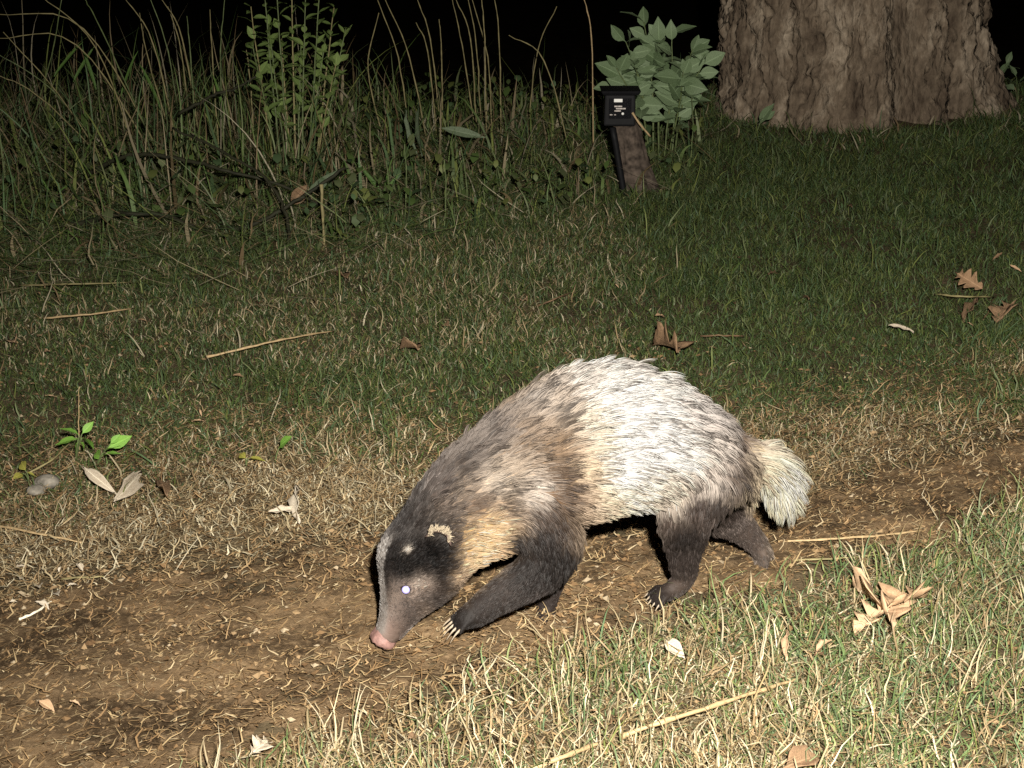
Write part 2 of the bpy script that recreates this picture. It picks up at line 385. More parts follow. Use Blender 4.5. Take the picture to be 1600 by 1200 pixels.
# fallen, matted stems
x, y = scatter(rng, 9000, 3.2, 6.6, lambda x, y: sstep(-.5, .1, y - und_edge(x)) * sstep(1.6, .4, y - und_edge(x)) * (.3 + .7 * sstep(.2, -.6, x))); n = len(x)
c1 = np.where((rng.uniform(0, 1, n) < .5)[:, None], PAL_DRY[rng.integers(0, 5, n)] * .62, PAL_GREEN[rng.integers(0, 5, n)])
v2 = ribbons(rng, np.stack([x, y, surf(x, y) + rng.uniform(.005, .09, n)], -1), rng.uniform(.06, .32, n), rng.uniform(.002, .0055, n), rng.normal(0, .6, n) + math.pi * rng.integers(0, 2, n),
             rng.normal(1.35, .2, n), rng.normal(.35, .3, n), rng.normal(0, .6, n), c1, c1, .4, K=5)
x, y = scatter(rng, 1500, 4.4, 6.2, lambda x, y: sstep(.0, .4, y - und_edge(x)) * sstep(-.35, -.9, x)); n = len(x)
c1 = np.where((rng.uniform(0, 1, n) < .45)[:, None], PAL_DRY[rng.integers(0, 5, n)] * .6, PAL_GREEN[rng.integers(0, 5, n)] * 1.3)
v3 = ribbons(rng, np.stack([x, y, surf(x, y) - .01], -1), rng.uniform(.2, .55, n), rng.uniform(.003, .007, n), rng.uniform(0, 6.283, n),
             rng.normal(.35, .3, n), rng.normal(1.1, .7, n), rng.normal(0, .5, n), c1 * .8, c1, .25, K=7)
v, f, c = joinmesh([v1, v2, v3]); c = c * 1.35
tag(link('undergrowth', fast_mesh('undergrowth', v, f, c), M_GRASS), 'tangled tall grass and matted stems at the dark wood edge', 'undergrowth', kind='stuff')
# small rounded weed leaves low among the grass
def leaf_cloud(rng, P, size, c):
    n = len(P); a = rng.uniform(0, 6.283, n); tl = rng.normal(.6, .35, n)
    d = np.stack([np.cos(a) * np.cos(tl), np.sin(a) * np.cos(tl), np.sin(tl)], -1)
    s = np.stack([-np.sin(a), np.cos(a), np.zeros(n)], -1); up = np.cross(d, s)
    sh = [(0, 0, 0), (.35, .32, .1), (.75, .26, .12), (1, 0, 0), (.75, -.26, .12), (.35, -.32, .1)]
    vv = np.stack([P + size[:, None] * (d * q[0] + s * q[1] + up * q[2]) for q in sh], 1)
    fl = np.array([(0, 1, 5), (1, 2, 4), (1, 4, 5), (2, 3, 4)]); F = (fl[None] + (np.arange(n) * 6)[:, None, None]).reshape(-1, 3)
    return vv.reshape(-1, 3), F, np.repeat(c[:, None], 6, 1).reshape(-1, 3)
x, y = scatter(rng, 8200, 3.9, 7.0, lambda x, y: und_dens(x, y) * sstep(.45, .6, fbm(x * 2.2, y * 2.2, 141, 2))); n = len(x)
P = np.stack([x, y, surf(x, y) + rng.uniform(.01, .16, n)], -1)
c = PAL_GREEN[rng.integers(0, 5, n)] * rng.uniform(.6, 1.25, (n, 1))
tag(link('weed_leaves', fast_mesh('weed_leaves', *leaf_cloud(rng, P, rng.uniform(.02, .05, n), c)), M_GRASS), 'low broad green weed leaves filling the tall grass', 'weeds', kind='stuff')

# ================================================================== the badger
PSI = math.radians(18.0)
B_DIR = np.array([math.cos(PSI), math.sin(PSI), 0.0])      # towards the tail
B_LAT = np.array([math.sin(PSI), -math.cos(PSI), 0.0])     # towards the animal's left flank
B_ORG = G0(598, 1008)                                       # the snout touches the track here
def BP(px, py, w=0.0):
    d = ray(px, py); o = B_ORG + B_LAT * w
    return CAMP + d * (((o - CAMP) @ B_LAT) / (d @ B_LAT))
def catmull(P, sub):
    P = np.asarray(P, float); out = []
    Q = np.vstack([2 * P[0] - P[1], P, 2 * P[-1] - P[-2]])
    for i in range(len(P) - 1):
        a, b, c, d = Q[i:i + 4]
        for k in range(sub):
            t = k / sub
            out.append(.5 * ((2 * b) + (c - a) * t + (2 * a - 5 * b + 4 * c - d) * t * t + (3 * b - a - 3 * c + d) * t ** 3))
    out.append(P[-1]); return np.array(out)
# upper outline, lower outline (pixels, fur included), half width (m), fur depth (m)
TORSO = [((1158, 672), (1152, 752), .050, .016), ((1118, 626), (1138, 794), .088, .016), ((1064, 585), (1080, 812), .112, .016), ((1004, 557), (1014, 806), .122, .016),
         ((940, 556), (966, 808), .126, .016), ((878, 574), (922, 818), .122, .015), ((820, 608), (884, 832), .112, .014), ((770, 643), (846, 848), .100, .013),
         ((722, 682), (800, 866), .086, .012), ((685, 714), (768, 874), .077, .010), ((652, 756), (742, 890), .069, .008), ((626, 800), (720, 911), .061, .005),
         ((601, 834), (698, 934), .054, .003), ((590, 868), (673, 952), .045, .002), ((592, 903), (657, 965), .036, .002), ((594, 938), (645, 976), .028, .001),
         ((590, 970), (630, 993), .0225, .001), ((583, 992), (617, 1001), .0205, .001)]
LEGS = {
 'front_near': [(842, 760, .045, .058), (852, 815, .066, .050), (860, 862, .075, .042), (836, 896, .076, .036), (802, 918, .074, .030), (770, 938, .072, .025), (745, 957, .072, .0215), (722, 968, .072, .016), (713, 973, .072, .010)],
 'front_far': [(842, 790, -.045, .056), (856, 860, -.05, .036), (860, 905, -.035, .024), (856, 935, -.03, .0165), (853, 955, -.03, .0165), (846, 963, -.03, .0145), (836, 967, -.03, .009)],
 'hind_near': [(1088, 735, .05, .078), (1080, 775, .062, .060), (1071, 812, .064, .042), (1070, 845, .06, .032), (1068, 875, .055, .024), (1069, 900, .048, .019), (1056, 917, .046, .0165), (1040, 927, .046, .014), (1022, 934, .046, .009)],
 'hind_far': [(1105, 750, -.04, .070), (1128, 795, -.05, .046), (1150, 818, -.056, .030), (1172, 838, -.058, .0215), (1188, 858, -.058, .0165), (1194, 868, -.058, .0145), (1186, 874, -.058, .011)],
 'tail': [(1128, 700, 0, .030), (1160, 708, 0, .026), (1192, 718, .0, .023), (1214, 740, .0, .018), (1222, 768, .0, .012), (1223, 788, 0, .006)],
}
SEG = []           # skeleton used for the lie of the fur: p0, p1, r0, r1, flow
def add_loft(bm, cen, eu, ev, au, av, n=22):
    rings = []
    for c, u, v, a, b in zip(cen, eu, ev, au, av):
        rings.append([bm.verts.new(Vector(c + u * a * math.cos(6.28318 * k / n) + v * b * math.sin(6.28318 * k / n))) for k in range(n)])
    for r0, r1 in zip(rings, rings[1:]):
        for k in range(n): bm.faces.new((r0[k], r0[(k + 1) % n], r1[(k + 1) % n], r1[k]))
    bm.faces.new(rings[0][::-1]); bm.faces.new(rings[-1])
bm = bmesh.new()
secs = []
for T, B, a, fur in TORSO:
    t = BP(*T); b = BP(*B); c = (t + b) / 2; e = (t - b) / 2; h = np.linalg.norm(e); eh = e / h
    vz = abs(eh[2]); h2 = h - fur; bb = math.sqrt(max((h2) ** 2 - (a * .45 * vz) ** 2, (h2 * .55) ** 2))
    secs.append(np.concatenate([c, eh, [a - fur * .4, bb]]))
secs = catmull(np.array(secs), 4)
cen = secs[:, :3]; eh = secs[:, 3:6]; eh /= np.linalg.norm(eh, axis=1)[:, None]
add_loft(bm, cen, [B_LAT] * len(cen), eh, secs[:, 6], secs[:, 7], 28)
for k in range(len(cen) - 1):        # fur lies from the snout to the tail
    SEG.append((cen[k], cen[k + 1], secs[k, 6:8].mean(), secs[k + 1, 6:8].mean(), -(cen[k + 1] - cen[k]), 'torso'))
for nm, ch in LEGS.items():
    P = np.array([np.append(BP(*c[:3]), c[3]) for c in ch]); P = catmull(P, 4)
    c3 = P[:, :3]; tan = np.gradient(c3, axis=0); tan /= np.linalg.norm(tan, axis=1)[:, None]
    u = B_LAT - tan * (tan @ B_LAT)[:, None]; u /= np.linalg.norm(u, axis=1)[:, None]; v = np.cross(tan, u)
    wide = .86 if nm != 'tail' else 1.0
    add_loft(bm, c3, u, v, P[:, 3] * wide, P[:, 3], 16)
    for k in range(len(c3) - 1): SEG.append((c3[k], c3[k + 1], P[k, 3], P[k + 1, 3], c3[k + 1] - c3[k], nm))
# toes: four blunt lobes on every paw
def toe_dir(nm):
    a = BP(*LEGS[nm][-3][:3]); b = BP(*LEGS[nm][-1][:3]); d = b - a; return d / np.linalg.norm(d), b
TOES = []
for nm in ('front_near', 'front_far', 'hind_near', 'hind_far'):
    d, tip = toe_dir(nm); r = .0078 if 'front' in nm else .0066
    side = np.cross(d, np.array([0, 0, 1.0])); side /= np.linalg.norm(side)
    if nm == 'front_near': side = side * .8 + np.array([0, 0, -.0]) * .6
    for k in range(5):
        o = (k - 2) * r * 1.25
        p0 = tip - d * .022 + side * o * .8 + np.array([0, 0, .002]); p1 = tip + d * (.004 - .0022 * abs(k - 2)) + side * o * 1.25 + np.array([0, 0, -.004])
        add_loft(bm, [p0, (p0 + p1) / 2 + np.array([0, 0, .003]), p1, p1 + d * r * .6], [side] * 4, [np.cross(d, side)] * 4, [r * .9, r, r * .85, r * .3], [r * .9, r, r * .85, r * .3], 10)
        TOES.append((p1 + d * r * .5, d, side * (k - 2) * .12, nm))
# brow, cheek and ear bases
def blob(c, r, s=(1, 1, 1)):
    res = bmesh.ops.create_icosphere(bm, subdivisions=2, radius=1.0)
    for v in res['verts']: v.co = Vector((v.co.x * r * s[0] + c[0], v.co.y * r * s[1] + c[1], v.co.z * r * s[2] + c[2]))
for sgn in (1, -1):
    blob(BP(684, 848, .05) + B_LAT * (sgn - 1) * .05, .018)
    blob(BP(628, 903, .026) + B_LAT * (sgn - 1) * .026, .014)
    blob(BP(690, 900, .034) + B_LAT * (sgn - 1) * .034, .024)
src_me = bpy.data.meshes.new('badger_hull'); bm.to_mesh(src_me); bm.free()
tmp = bpy.data.objects.new('tmp_hull', src_me); COL.objects.link(tmp)
md = tmp.modifiers.new('r', 'REMESH'); md.mode = 'VOXEL'; md.voxel_size = .0042; md.use_smooth_shade = True
md = tmp.modifiers.new('s', 'SMOOTH'); md.factor = .5; md.iterations = 7
dg = bpy.context.evaluated_depsgraph_get()
body_me = bpy.data.meshes.new_from_object(tmp.evaluated_get(dg)); body_me.name = 'body'
bpy.data.objects.remove(tmp); bpy.data.meshes.remove(src_me)

nv = len(body_me.vertices); bco = np.zeros(nv * 3, np.float32); body_me.vertices.foreach_get('co', bco); bco = bco.reshape(-1, 3).astype(float)
# coat: key points on the flank (pixels of the side view), colour of the hair, share of dark tips, length (m)
COAT = [
 (1085, 640, (188, 178, 172), .55, .046), (970, 575, (206, 198, 190), .45, .046), (1020, 590, (208, 200, 192), .45, .046), (950, 640, (236, 228, 218), .28, .044), (1010, 680, (240, 231, 222), .25, .042), (960, 730, (246, 236, 222), .12, .036), (1060, 700, (222, 210, 200), .35, .044),
 (940, 790, (214, 190, 155), .1, .026), (990, 785, (232, 214, 188), .08, .026), (1045, 770, (222, 204, 182), .15, .03), (1145, 690, (120, 100, 88), .6, .042), (1150, 735, (92, 74, 64), .5, .034), (1115, 690, (196, 182, 170), .45, .044), (1105, 735, (196, 180, 166), .35, .036), (1120, 655, (150, 138, 130), .6, .046),
 (1090, 785, (84, 68, 60), .3, .022), (1125, 790, (70, 57, 50), .3, .022), (1045, 805, (92, 76, 66), .2, .018), (1070, 840, (52, 42, 38), .1, .016), (1070, 880, (70, 58, 53), .1, .012), (1062, 915, (92, 78, 70), .1, .006), (1030, 932, (60, 50, 46), .1, .004),
 (1170, 830, (120, 105, 98), .15, .013), (1150, 805, (76, 62, 56), .15, .018), (1190, 862, (100, 86, 79), .1, .007),
 (905, 600, (196, 186, 176), .5, .044), (860, 640, (168, 150, 132), .6, .042), (820, 620, (146, 134, 124), .6, .040), (905, 680, (216, 196, 170), .35, .040), (870, 700, (150, 120, 88), .55, .038), (905, 740, (206, 178, 140), .25, .034), (880, 775, (128, 98, 70), .45, .030), (870, 745, (108, 82, 58), .55, .034), (905, 800, (178, 150, 118), .25, .028),
 (820, 690, (150, 126, 102), .6, .038), (790, 740, (176, 154, 130), .5, .034), (830, 770, (196, 180, 164), .35, .028), (770, 760, (190, 172, 152), .4, .030), (770, 690, (128, 114, 104), .65, .036), (730, 720, (118, 105, 96), .65, .032), (720, 770, (140, 122, 104), .55, .026), (745, 790, (118, 95, 76), .5, .024), (690, 760, (104, 92, 86), .6, .024), (690, 800, (112, 96, 84), .55, .020),
 (845, 800, (84, 66, 54), .35, .022), (880, 810, (70, 53, 43), .3, .024), (850, 840, (50, 40, 36), .2, .020), (870, 880, (42, 34, 31), .1, .018), (820, 895, (48, 39, 36), .1, .015), (785, 920, (66, 55, 50), .1, .011), (755, 945, (60, 50, 46), .1, .007), (725, 968, (44, 36, 33), .1, .004), (855, 950, (66, 54, 50), .1, .006), (800, 850, (52, 41, 36), .2, .018),
 (768, 822, (206, 168, 112), .12, .022), (745, 850, (222, 182, 122), .08, .022), (728, 878, (218, 180, 124), .08, .018), (712, 905, (176, 142, 100), .15, .012), (765, 858, (196, 156, 104), .1, .022), (785, 800, (160, 134, 108), .3, .024),
 (655, 790, (84, 76, 72), .5, .020), (630, 812, (66, 60, 58), .4, .014), (612, 832, (66, 60, 58), .3, .010), (640, 832, (74, 68, 65), .4, .012), (660, 832, (70, 62, 58), .4, .014), (680, 822, (84, 74, 66), .5, .018), (625, 850, (60, 54, 52), .2, .010),
 (645, 858, (38, 32, 30), .1, .013), (670, 862, (34, 28, 26), .1, .014), (628, 872, (36, 31, 30), .1, .010), (650, 880, (36, 30, 28), .1, .012), (672, 884, (34, 28, 26), .1, .014), (692, 885, (36, 30, 27), .1, .015), (690, 862, (36, 29, 26), .1, .014), (624, 893, (38, 33, 32), .1, .008), (640, 896, (38, 32, 30), .1, .010), (662, 898, (46, 38, 35), .1, .012), (685, 903, (44, 36, 33), .1, .014), (705, 888, (70, 56, 46), .2, .016), (708, 850, (84, 68, 56), .3, .018),
 (650, 912, (176, 156, 140), .05, .009), (664, 914, (160, 138, 122), .1, .010), (676, 922, (96, 80, 70), .1, .011), (690, 918, (58, 47, 42), .15, .012), (702, 918, (110, 88, 66), .15, .013), (646, 928, (140, 122, 110), .1, .007), (660, 935, (110, 95, 86), .1, .008), (676, 938, (74, 62, 55), .1, .009), (620, 918, (120, 106, 98), .1, .006), (619, 932, (150, 133, 122), .1, .005), (632, 942, (118, 104, 97), .1, .006), (645, 955, (104, 91, 84), .1, .006), (660, 955, (120, 100, 84), .1, .007), (612, 958, (146, 130, 121), .05, .005), (625, 966, (120, 105, 97), .05, .005), (640, 970, (104, 90, 82), .05, .005), (600, 978, (160, 136, 126), .05, .004), (616, 984, (132, 112, 102), .05, .004), (628, 988, (110, 94, 85), .05, .004),
 (1165, 680, (140, 120, 104), .5, .040), (1190, 695, (206, 188, 160), .25, .044), (1180, 740, (214, 190, 150), .15, .044), (1205, 735, (236, 218, 184), .08, .052), (1225, 740, (236, 216, 182), .08, .052), (1225, 775, (234, 210, 170), .05, .052), (1205, 785, (220, 192, 146), .05, .046)]
CXY = np.array([(c[0], c[1]) for c in COAT], float); CRGB = np.array([lin(*c[2]) for c in COAT]); CT = np.array([c[3] for c in COAT]); CL = np.array([c[4] for c in COAT])
def mirror_px(P):
    w = (P - B_ORG) @ B_LAT
    Q = P + np.where(w < 0, -2 * w, 0)[:, None] * B_LAT
    return project(Q), w
def coat(P):
    px, w = mirror_px(P); rgb = np.zeros((len(P), 3)); tip = np.zeros(len(P)); ln = np.zeros(len(P))
    for s in range(0, len(P), 20000):
        q = px[s:s + 20000]; d2 = ((q[:, None] - CXY[None]) ** 2).sum(-1)
        sg2 = np.where(q[:, 0] < 712, 7.0, 12.0)[:, None] ** 2; dm = d2.min(1, keepdims=True); k = np.exp(-d2 / (2 * (sg2 + .45 * dm))); k /= k.sum(1, keepdims=True)
        rgb[s:s + 20000] = k @ CRGB; tip[s:s + 20000] = k @ CT; ln[s:s + 20000] = k @ CL
    # grey blaze down the middle of the face, thin dark line each side of it
    head = sstep(830, 858, px[:, 1]) * sstep(660, 630, px[:, 0]) * sstep(1000, 985, px[:, 1])
    aw = np.abs(w); top = sstep(.021, .013, aw); edge = sstep(.013, .019, aw) * sstep(.030, .022, aw) * sstep(955, 900, px[:, 1])
    k = (head * top)[:, None]; rgb = rgb * (1 - k) + lin(150, 142, 136) * k
    k = (head * edge * .8)[:, None]; rgb = rgb * (1 - k) + lin(46, 40, 39) * k
    k = np.exp(-((px[:, 0] - 634) ** 2 + (px[:, 1] - 861) ** 2) / 26)[:, None]; rgb = rgb * (1 - k) + lin(205, 190, 172) * k
    lum = rgb.mean(1, keepdims=True); rgb = rgb * np.clip((lum / .28), .05, 1) ** .30
    return rgb, tip, ln, px
S0 = np.array([s[0] for s in SEG]); S1 = np.array([s[1] for s in SEG]); SR0 = np.array([s[2] for s in SEG]); SR1 = np.array([s[3] for s in SEG])
SF = np.array([s[4] for s in SEG]); SF /= np.linalg.norm(SF, axis=1)[:, None]
SF = np.array([(-f if SEG[i][5] == 'torso' else f) for i, f in enumerate(SF)])
# torso segments were listed from rump to snout, so the lie of the coat runs the other way
SF = np.array([(S0[i] - S1[i]) / np.linalg.norm(S0[i] - S1[i]) if SEG[i][5] == 'torso' else SF[i] for i in range(len(SEG))])
def flow(P):
    out = np.zeros_like(P)
    for s in range(0, len(P), 10000):
        p = P[s:s + 10000]; d = S1 - S0; L2 = (d ** 2).sum(1)
        t = np.clip(((p[:, None] - S0[None]) * d[None]).sum(-1) / L2, 0, 1)
        q = S0[None] + d[None] * t[..., None]; dist = np.linalg.norm(p[:, None] - q, axis=-1) / (SR0 + (SR1 - SR0) * t)
        k = np.exp(-(dist - dist.min(1, keepdims=True)) * 7.0); k /= k.sum(1, keepdims=True); out[s:s + 10000] = k @ SF
    return out / np.maximum(np.linalg.norm(out, axis=1), 1e-6)[:, None]
rgb, tip_, ln_, _ = coat(bco)
a = body_me.color_attributes.new('Col', 'FLOAT_COLOR', 'POINT'); cc = np.ones((nv, 4), np.float32); cc[:, :3] = rgb * .5; a.data.foreach_set('color', cc.ravel())
for p in body_me.polygons: p.use_smooth = True
M_HIDE = mat_vcol('hide', .7, .25); M_FUR = mat_vcol('fur_hair', .5, .22)
_nt = M_HIDE.node_tree; _tc = _nt.nodes.new('ShaderNodeTexCoord'); _nz = _nt.nodes.new('ShaderNodeTexNoise'); _nz.inputs['Scale'].default_value = 130; _nz.inputs['Detail'].default_value = 5
_bp = _nt.nodes.new('ShaderNodeBump'); _bp.inputs['Strength'].default_value = .6; _bp.inputs['Distance'].default_value = .003
_nt.links.new(_tc.outputs['Object'], _nz.inputs['Vector']); _nt.links.new(_nz.outputs['Fac'], _bp.inputs['Height']); _nt.links.new(_bp.outputs[0], _nt.nodes['Principled BSDF'].inputs['Normal'])
body_me.materials.clear(); body_me.materials.append(M_HIDE)
badger = empty('badger', (B_ORG[0] + .28, B_ORG[1] + .1, 0), 'shaggy grey-white badger with dark legs sniffing along the dirt track', 'badger')
body = link('body', body_me, None, badger)

# fur -------------------------------------------------------------------------
rng = np.random.default_rng(21)
body_me.calc_loop_triangles(); nt_ = len(body_me.loop_triangles); tri = np.zeros(nt_ * 3, np.int32); body_me.loop_triangles.foreach_get('vertices', tri); tri = tri.reshape(-1, 3)
e1 = bco[tri[:, 1]] - bco[tri[:, 0]]; e2 = bco[tri[:, 2]] - bco[tri[:, 0]]; nrm = np.cross(e1, e2); area = np.linalg.norm(nrm, axis=1) / 2
vn = np.zeros(nv * 3, np.float32); body_me.vertices.foreach_get('normal', vn); vn = vn.reshape(-1, 3).astype(float)
tl = ln_[tri].mean(1); tpx = project(bco[tri].mean(1)); dens = area * (1.0 + 1.4 * sstep(.02, .006, tl)) * np.where((tpx[:, 0] < 715) & (tpx[:, 1] > 800), 2.4, 1.0); dens = dens / dens.sum()
NH = 190000
ti = rng.choice(nt_, NH, p=dens); r1 = np.sqrt(rng.uniform(0, 1, NH)); r2 = rng.uniform(0, 1, NH)
bw = np.stack([1 - r1, r1 * (1 - r2), r1 * r2], -1)
root = (bco[tri[ti]] * bw[..., None]).sum(1); nor = (vn[tri[ti]] * bw[..., None]).sum(1); nor /= np.linalg.norm(nor, axis=1)[:, None]
hc, ht, hl, hpx = coat(root); fl_ = flow(root)
ok = ~((hpx[:, 1] > 984) & (hpx[:, 0] < 622)); root, nor, hc, ht, hl, hpx, fl_ = [q[ok] for q in (root, nor, hc, ht, hl, hpx, fl_)]; NH = len(root)
fl_ = fl_ - nor * (fl_ * nor).sum(1)[:, None] * .85; fl_ /= np.maximum(np.linalg.norm(fl_, axis=1), 1e-5)[:, None]
grav = np.array([0, 0, -1.0]); tang = grav - nor * nor[:, 2:3] * -1.0
# tufts: neighbouring hairs share one tuft's lean, length and tone
NC = 16000; ci = rng.choice(NH, NC, replace=False)
from mathutils import kdtree
kd = kdtree.KDTree(NC)
for k, q in enumerate(root[ci]): kd.insert(Vector(q), k)
kd.balance()
near = np.array([kd.find(Vector(q))[1] for q in root])
c_lean = rng.normal(0, .12, (NC, 3)); c_len = rng.uniform(.82, 1.12, NC); c_tone = rng.uniform(0, 1, NC)
lift = (.30 + .35 * ((hpx[:, 0] > 1196) & (hpx[:, 1] < 812)) - .22 * ((hpx[:, 0] > 1132) & (hpx[:, 0] < 1197) & (hpx[:, 1] < 712)) - .10 * (hl < .018) + .16 * rng.normal(0, 1, NH).clip(-1.5, 1.5) * .6)
tailm = sstep(1150, 1175, hpx[:, 0]) * sstep(820, 660, hpx[:, 1]) * (hpx[:, 0] > 1150) * (ln_.max() > 0)
d0 = fl_ + nor * (lift + .25 * (hl < .012) * 0)[:, None] + c_lean[near] + rng.normal(0, .09, (NH, 3)) + grav * .10
d0 /= np.linalg.norm(d0, axis=1)[:, None]
LN = hl * c_len[near] * rng.uniform(.65, 1.15, NH)
Kp = 5; pos = np.zeros((NH, Kp, 3)); pos[:, 0] = root - nor * .001
dcur = d0 + nor * (.25 - .2 * ((hpx[:, 0] > 1132) & (hpx[:, 0] < 1190) & (hpx[:, 1] < 706)))[:, None]
ctip = (root + (d0 * LN[:, None]))[ci]
for k in range(1, Kp):
    t = k / (Kp - 1)
    dd = dcur + (-nor * .20 + grav * .12 + rng.normal(0, .03, (NH, 3))) * t; dd /= np.linalg.norm(dd, axis=1)[:, None]
    pos[:, k] = pos[:, k - 1] + dd * (LN / (Kp - 1))[:, None]
    dcur = dd
# draw the tips together tuft by tuft
cp = pos[ci][near]
for k in range(1, Kp):
    t = k / (Kp - 1); pull = .62 * t ** 1.3 * sstep(.006, .02, LN)
    pos[:, k] = pos[:, k] * (1 - pull)[:, None] + (cp[:, k]) * pull[:, None]
nT_ = len(cen); tix = np.array([np.argmin(((cen - q) ** 2).sum(1)) for q in root]); arc = np.concatenate([[0], np.cumsum(np.linalg.norm(np.diff(cen, axis=0), axis=1))])[tix]
rel = root - cen[tix]; ang = np.arctan2(rel @ B_LAT, (rel * eh[tix]).sum(1)); rr_ = np.linalg.norm(rel, axis=1)
arc = arc + ((rel - B_LAT * (rel @ B_LAT)[:, None]) * np.gradient(cen, axis=0)[tix] / np.linalg.norm(np.gradient(cen, axis=0)[tix], axis=1)[:, None]).sum(1)
wavy = .012 * np.sin(arc * 55 + ang * 9)
strk = .6 * vnoise(arc * 17, (ang * rr_ + wavy) / .0055, 401) + .4 * vnoise(arc * 36, (ang * rr_ + wavy) / .0032, 402)
dark = (rng.uniform(0, 1, NH) < np.where(hl > .02, ht * .62 + .15, ht) * (.10 + 2.0 * sstep(.50, .64, strk)))
dk = lin(58, 46, 40)
cp0 = hc * .92; colp = np.zeros((NH, Kp, 3))
for k in range(Kp):
    t = k / (Kp - 1); m = (dark * sstep(.25, .65, t) * sstep(1.25, .85, t))[:, None]
    colp[:, k] = cp0 * (1 - m) + (dk * .5 + hc * .20) * m
tone = (.66 + .22 * c_tone[near] + .55 * (1 - strk)) * rng.uniform(.85, 1.15, NH); colp *= tone[:, None, None]; pale = (rng.uniform(0, 1, NH) < .12) & (hl < .024); colp[pale] = colp[pale] * 2.2 + .012
lum = colp.mean(-1, keepdims=True); colp = np.clip((lum + (colp - lum) * .70) * .54, .003, .31)
rad0 = np.interp(LN, [.002, .02, .05], [.00034, .00046, .00054])
def make_hair(name, sel, parent):
    hcv = bpy.data.hair_curves.new(name); n = int(sel.sum()); hcv.add_curves([Kp] * n)
    hcv.attributes['position'].data.foreach_set('vector', pos[sel].astype(np.float32).ravel())
    ra = hcv.attributes.get('radius') or hcv.attributes.new('radius', 'FLOAT', 'POINT')
    prof = np.array([1, 1, .9, .65, .15]); ra.data.foreach_set('value', (rad0[sel][:, None] * prof).astype(np.float32).ravel())
    ca = hcv.attributes.new('Col', 'FLOAT_COLOR', 'POINT'); c4 = np.ones((n, Kp, 4), np.float32); c4[..., :3] = colp[sel]; ca.data.foreach_set('color', c4.ravel())
    hcv.materials.append(M_FUR)
    o = bpy.data.objects.new(name, hcv); COL.objects.link(o); o.parent = parent
    o.matrix_parent_inverse = Matrix.Translation(-Vector(parent.location)); return o
is_tail = (hpx[:, 0] > 1160) & (hpx[:, 1] < 815) & (hpx[:, 1] > 660) & (hpx[:, 0] > 1160 + np.clip(hpx[:, 1] - 735, 0, 99) * .55)
fo = make_hair('coat_fur', ~is_tail, badger); fo['kind'] = 'stuff'
to = make_hair('tail_fur', is_tail, badger); to['kind'] = 'stuff'; to['label'] = 'bushy cream tail hair hanging behind the haunch'

# nose, eyes, ears, claws ---------------------------------------------------------
M_NOSE = mat_plain('nose_skin', (.20, .115, .10), .55, .3, .35, 160, .25)
M_NOSTRIL = mat_plain('nostril_dark', (.03, .015, .012), .6, .3)
M_CLAW = mat_plain('claw_horn', (.27, .22, .16), .45, .4, .3, 120)
M_EYE, nt, p, out = mat_new('eye_shine'); p.inputs['Base Color'].default_value = (.36, .34, .78, 1); p.inputs['Roughness'].default_value = .12  # eyeshine of the flash put into the pale blue base colour
p.inputs['Specular IOR Level'].default_value = .9; p.inputs['Coat Weight'].default_value = 1.0; p.inputs['Coat Roughness'].default_value = .02
M_LID = mat_plain('eyelid', (.02, .015, .014), .35, .5)
M_EAR = mat_plain('ear_skin', (.10, .07, .06), .6, .3, .3, 90)
def bm_obj(name, bm, mat, parent, smooth=True):
    me = bpy.data.meshes.new(name); bmesh.ops.recalc_face_normals(bm, faces=bm.faces); bm.to_mesh(me); bm.free()
    for p in me.polygons: p.use_smooth = smooth
    return link(name, me, mat, parent)
# nose: a blunt pig-like disc with a rim and two nostril pits
nT, nB = BP(583, 990), BP(617, 1001); nc = (nT + nB) / 2; eu = (nT - nB) / np.linalg.norm(nT - nB)
axn = BP(580, 1006) - BP(588, 985); axn = axn - eu * (axn @ eu); axn /= np.linalg.norm(axn)
bm = bmesh.new(); rings = []
prof = [(-.010, .94), (-.004, 1.0), (.002, 1.07), (.006, 1.10), (.009, 1.02), (.0095, .86), (.008, .5), (.0078, .05)]
ra_, rb_ = .0195, float(np.linalg.norm(nT - nB)) / 2
for dz, s in prof:
    ring = []
    for k in range(28):
        th = 6.28318 * k / 28; uu = math.cos(th) * ra_ * s; vv_ = math.sin(th) * rb_ * s * 1.02
        sunk = 0.0
        if s < .9:
            for sg in (1, -1):
                q = math.hypot((uu - sg * .008) / .005, (vv_ - .0) / .006); sunk = max(sunk, max(0, 1 - q * .6))
        gr = 1 - .10 * math.exp(-(uu / .0035) ** 2); ring.append(bm.verts.new(Vector(nc + B_LAT * uu + eu * vv_ * gr + axn * (dz - sunk * .005 + .0012 * math.sin(k * 2.3 + dz * 900)))))
    rings.append(ring)
for r0, r1_ in zip(rings, rings[1:]):
    for k in range(28): bm.faces.new((r0[k], r0[(k + 1) % 28], r1_[(k + 1) % 28], r1_[k]))
bm.faces.new(rings[-1])
nose = bm_obj('nose', bm, M_NOSE, badger); nose['label'] = 'pink blunt snout disc touching the earth'
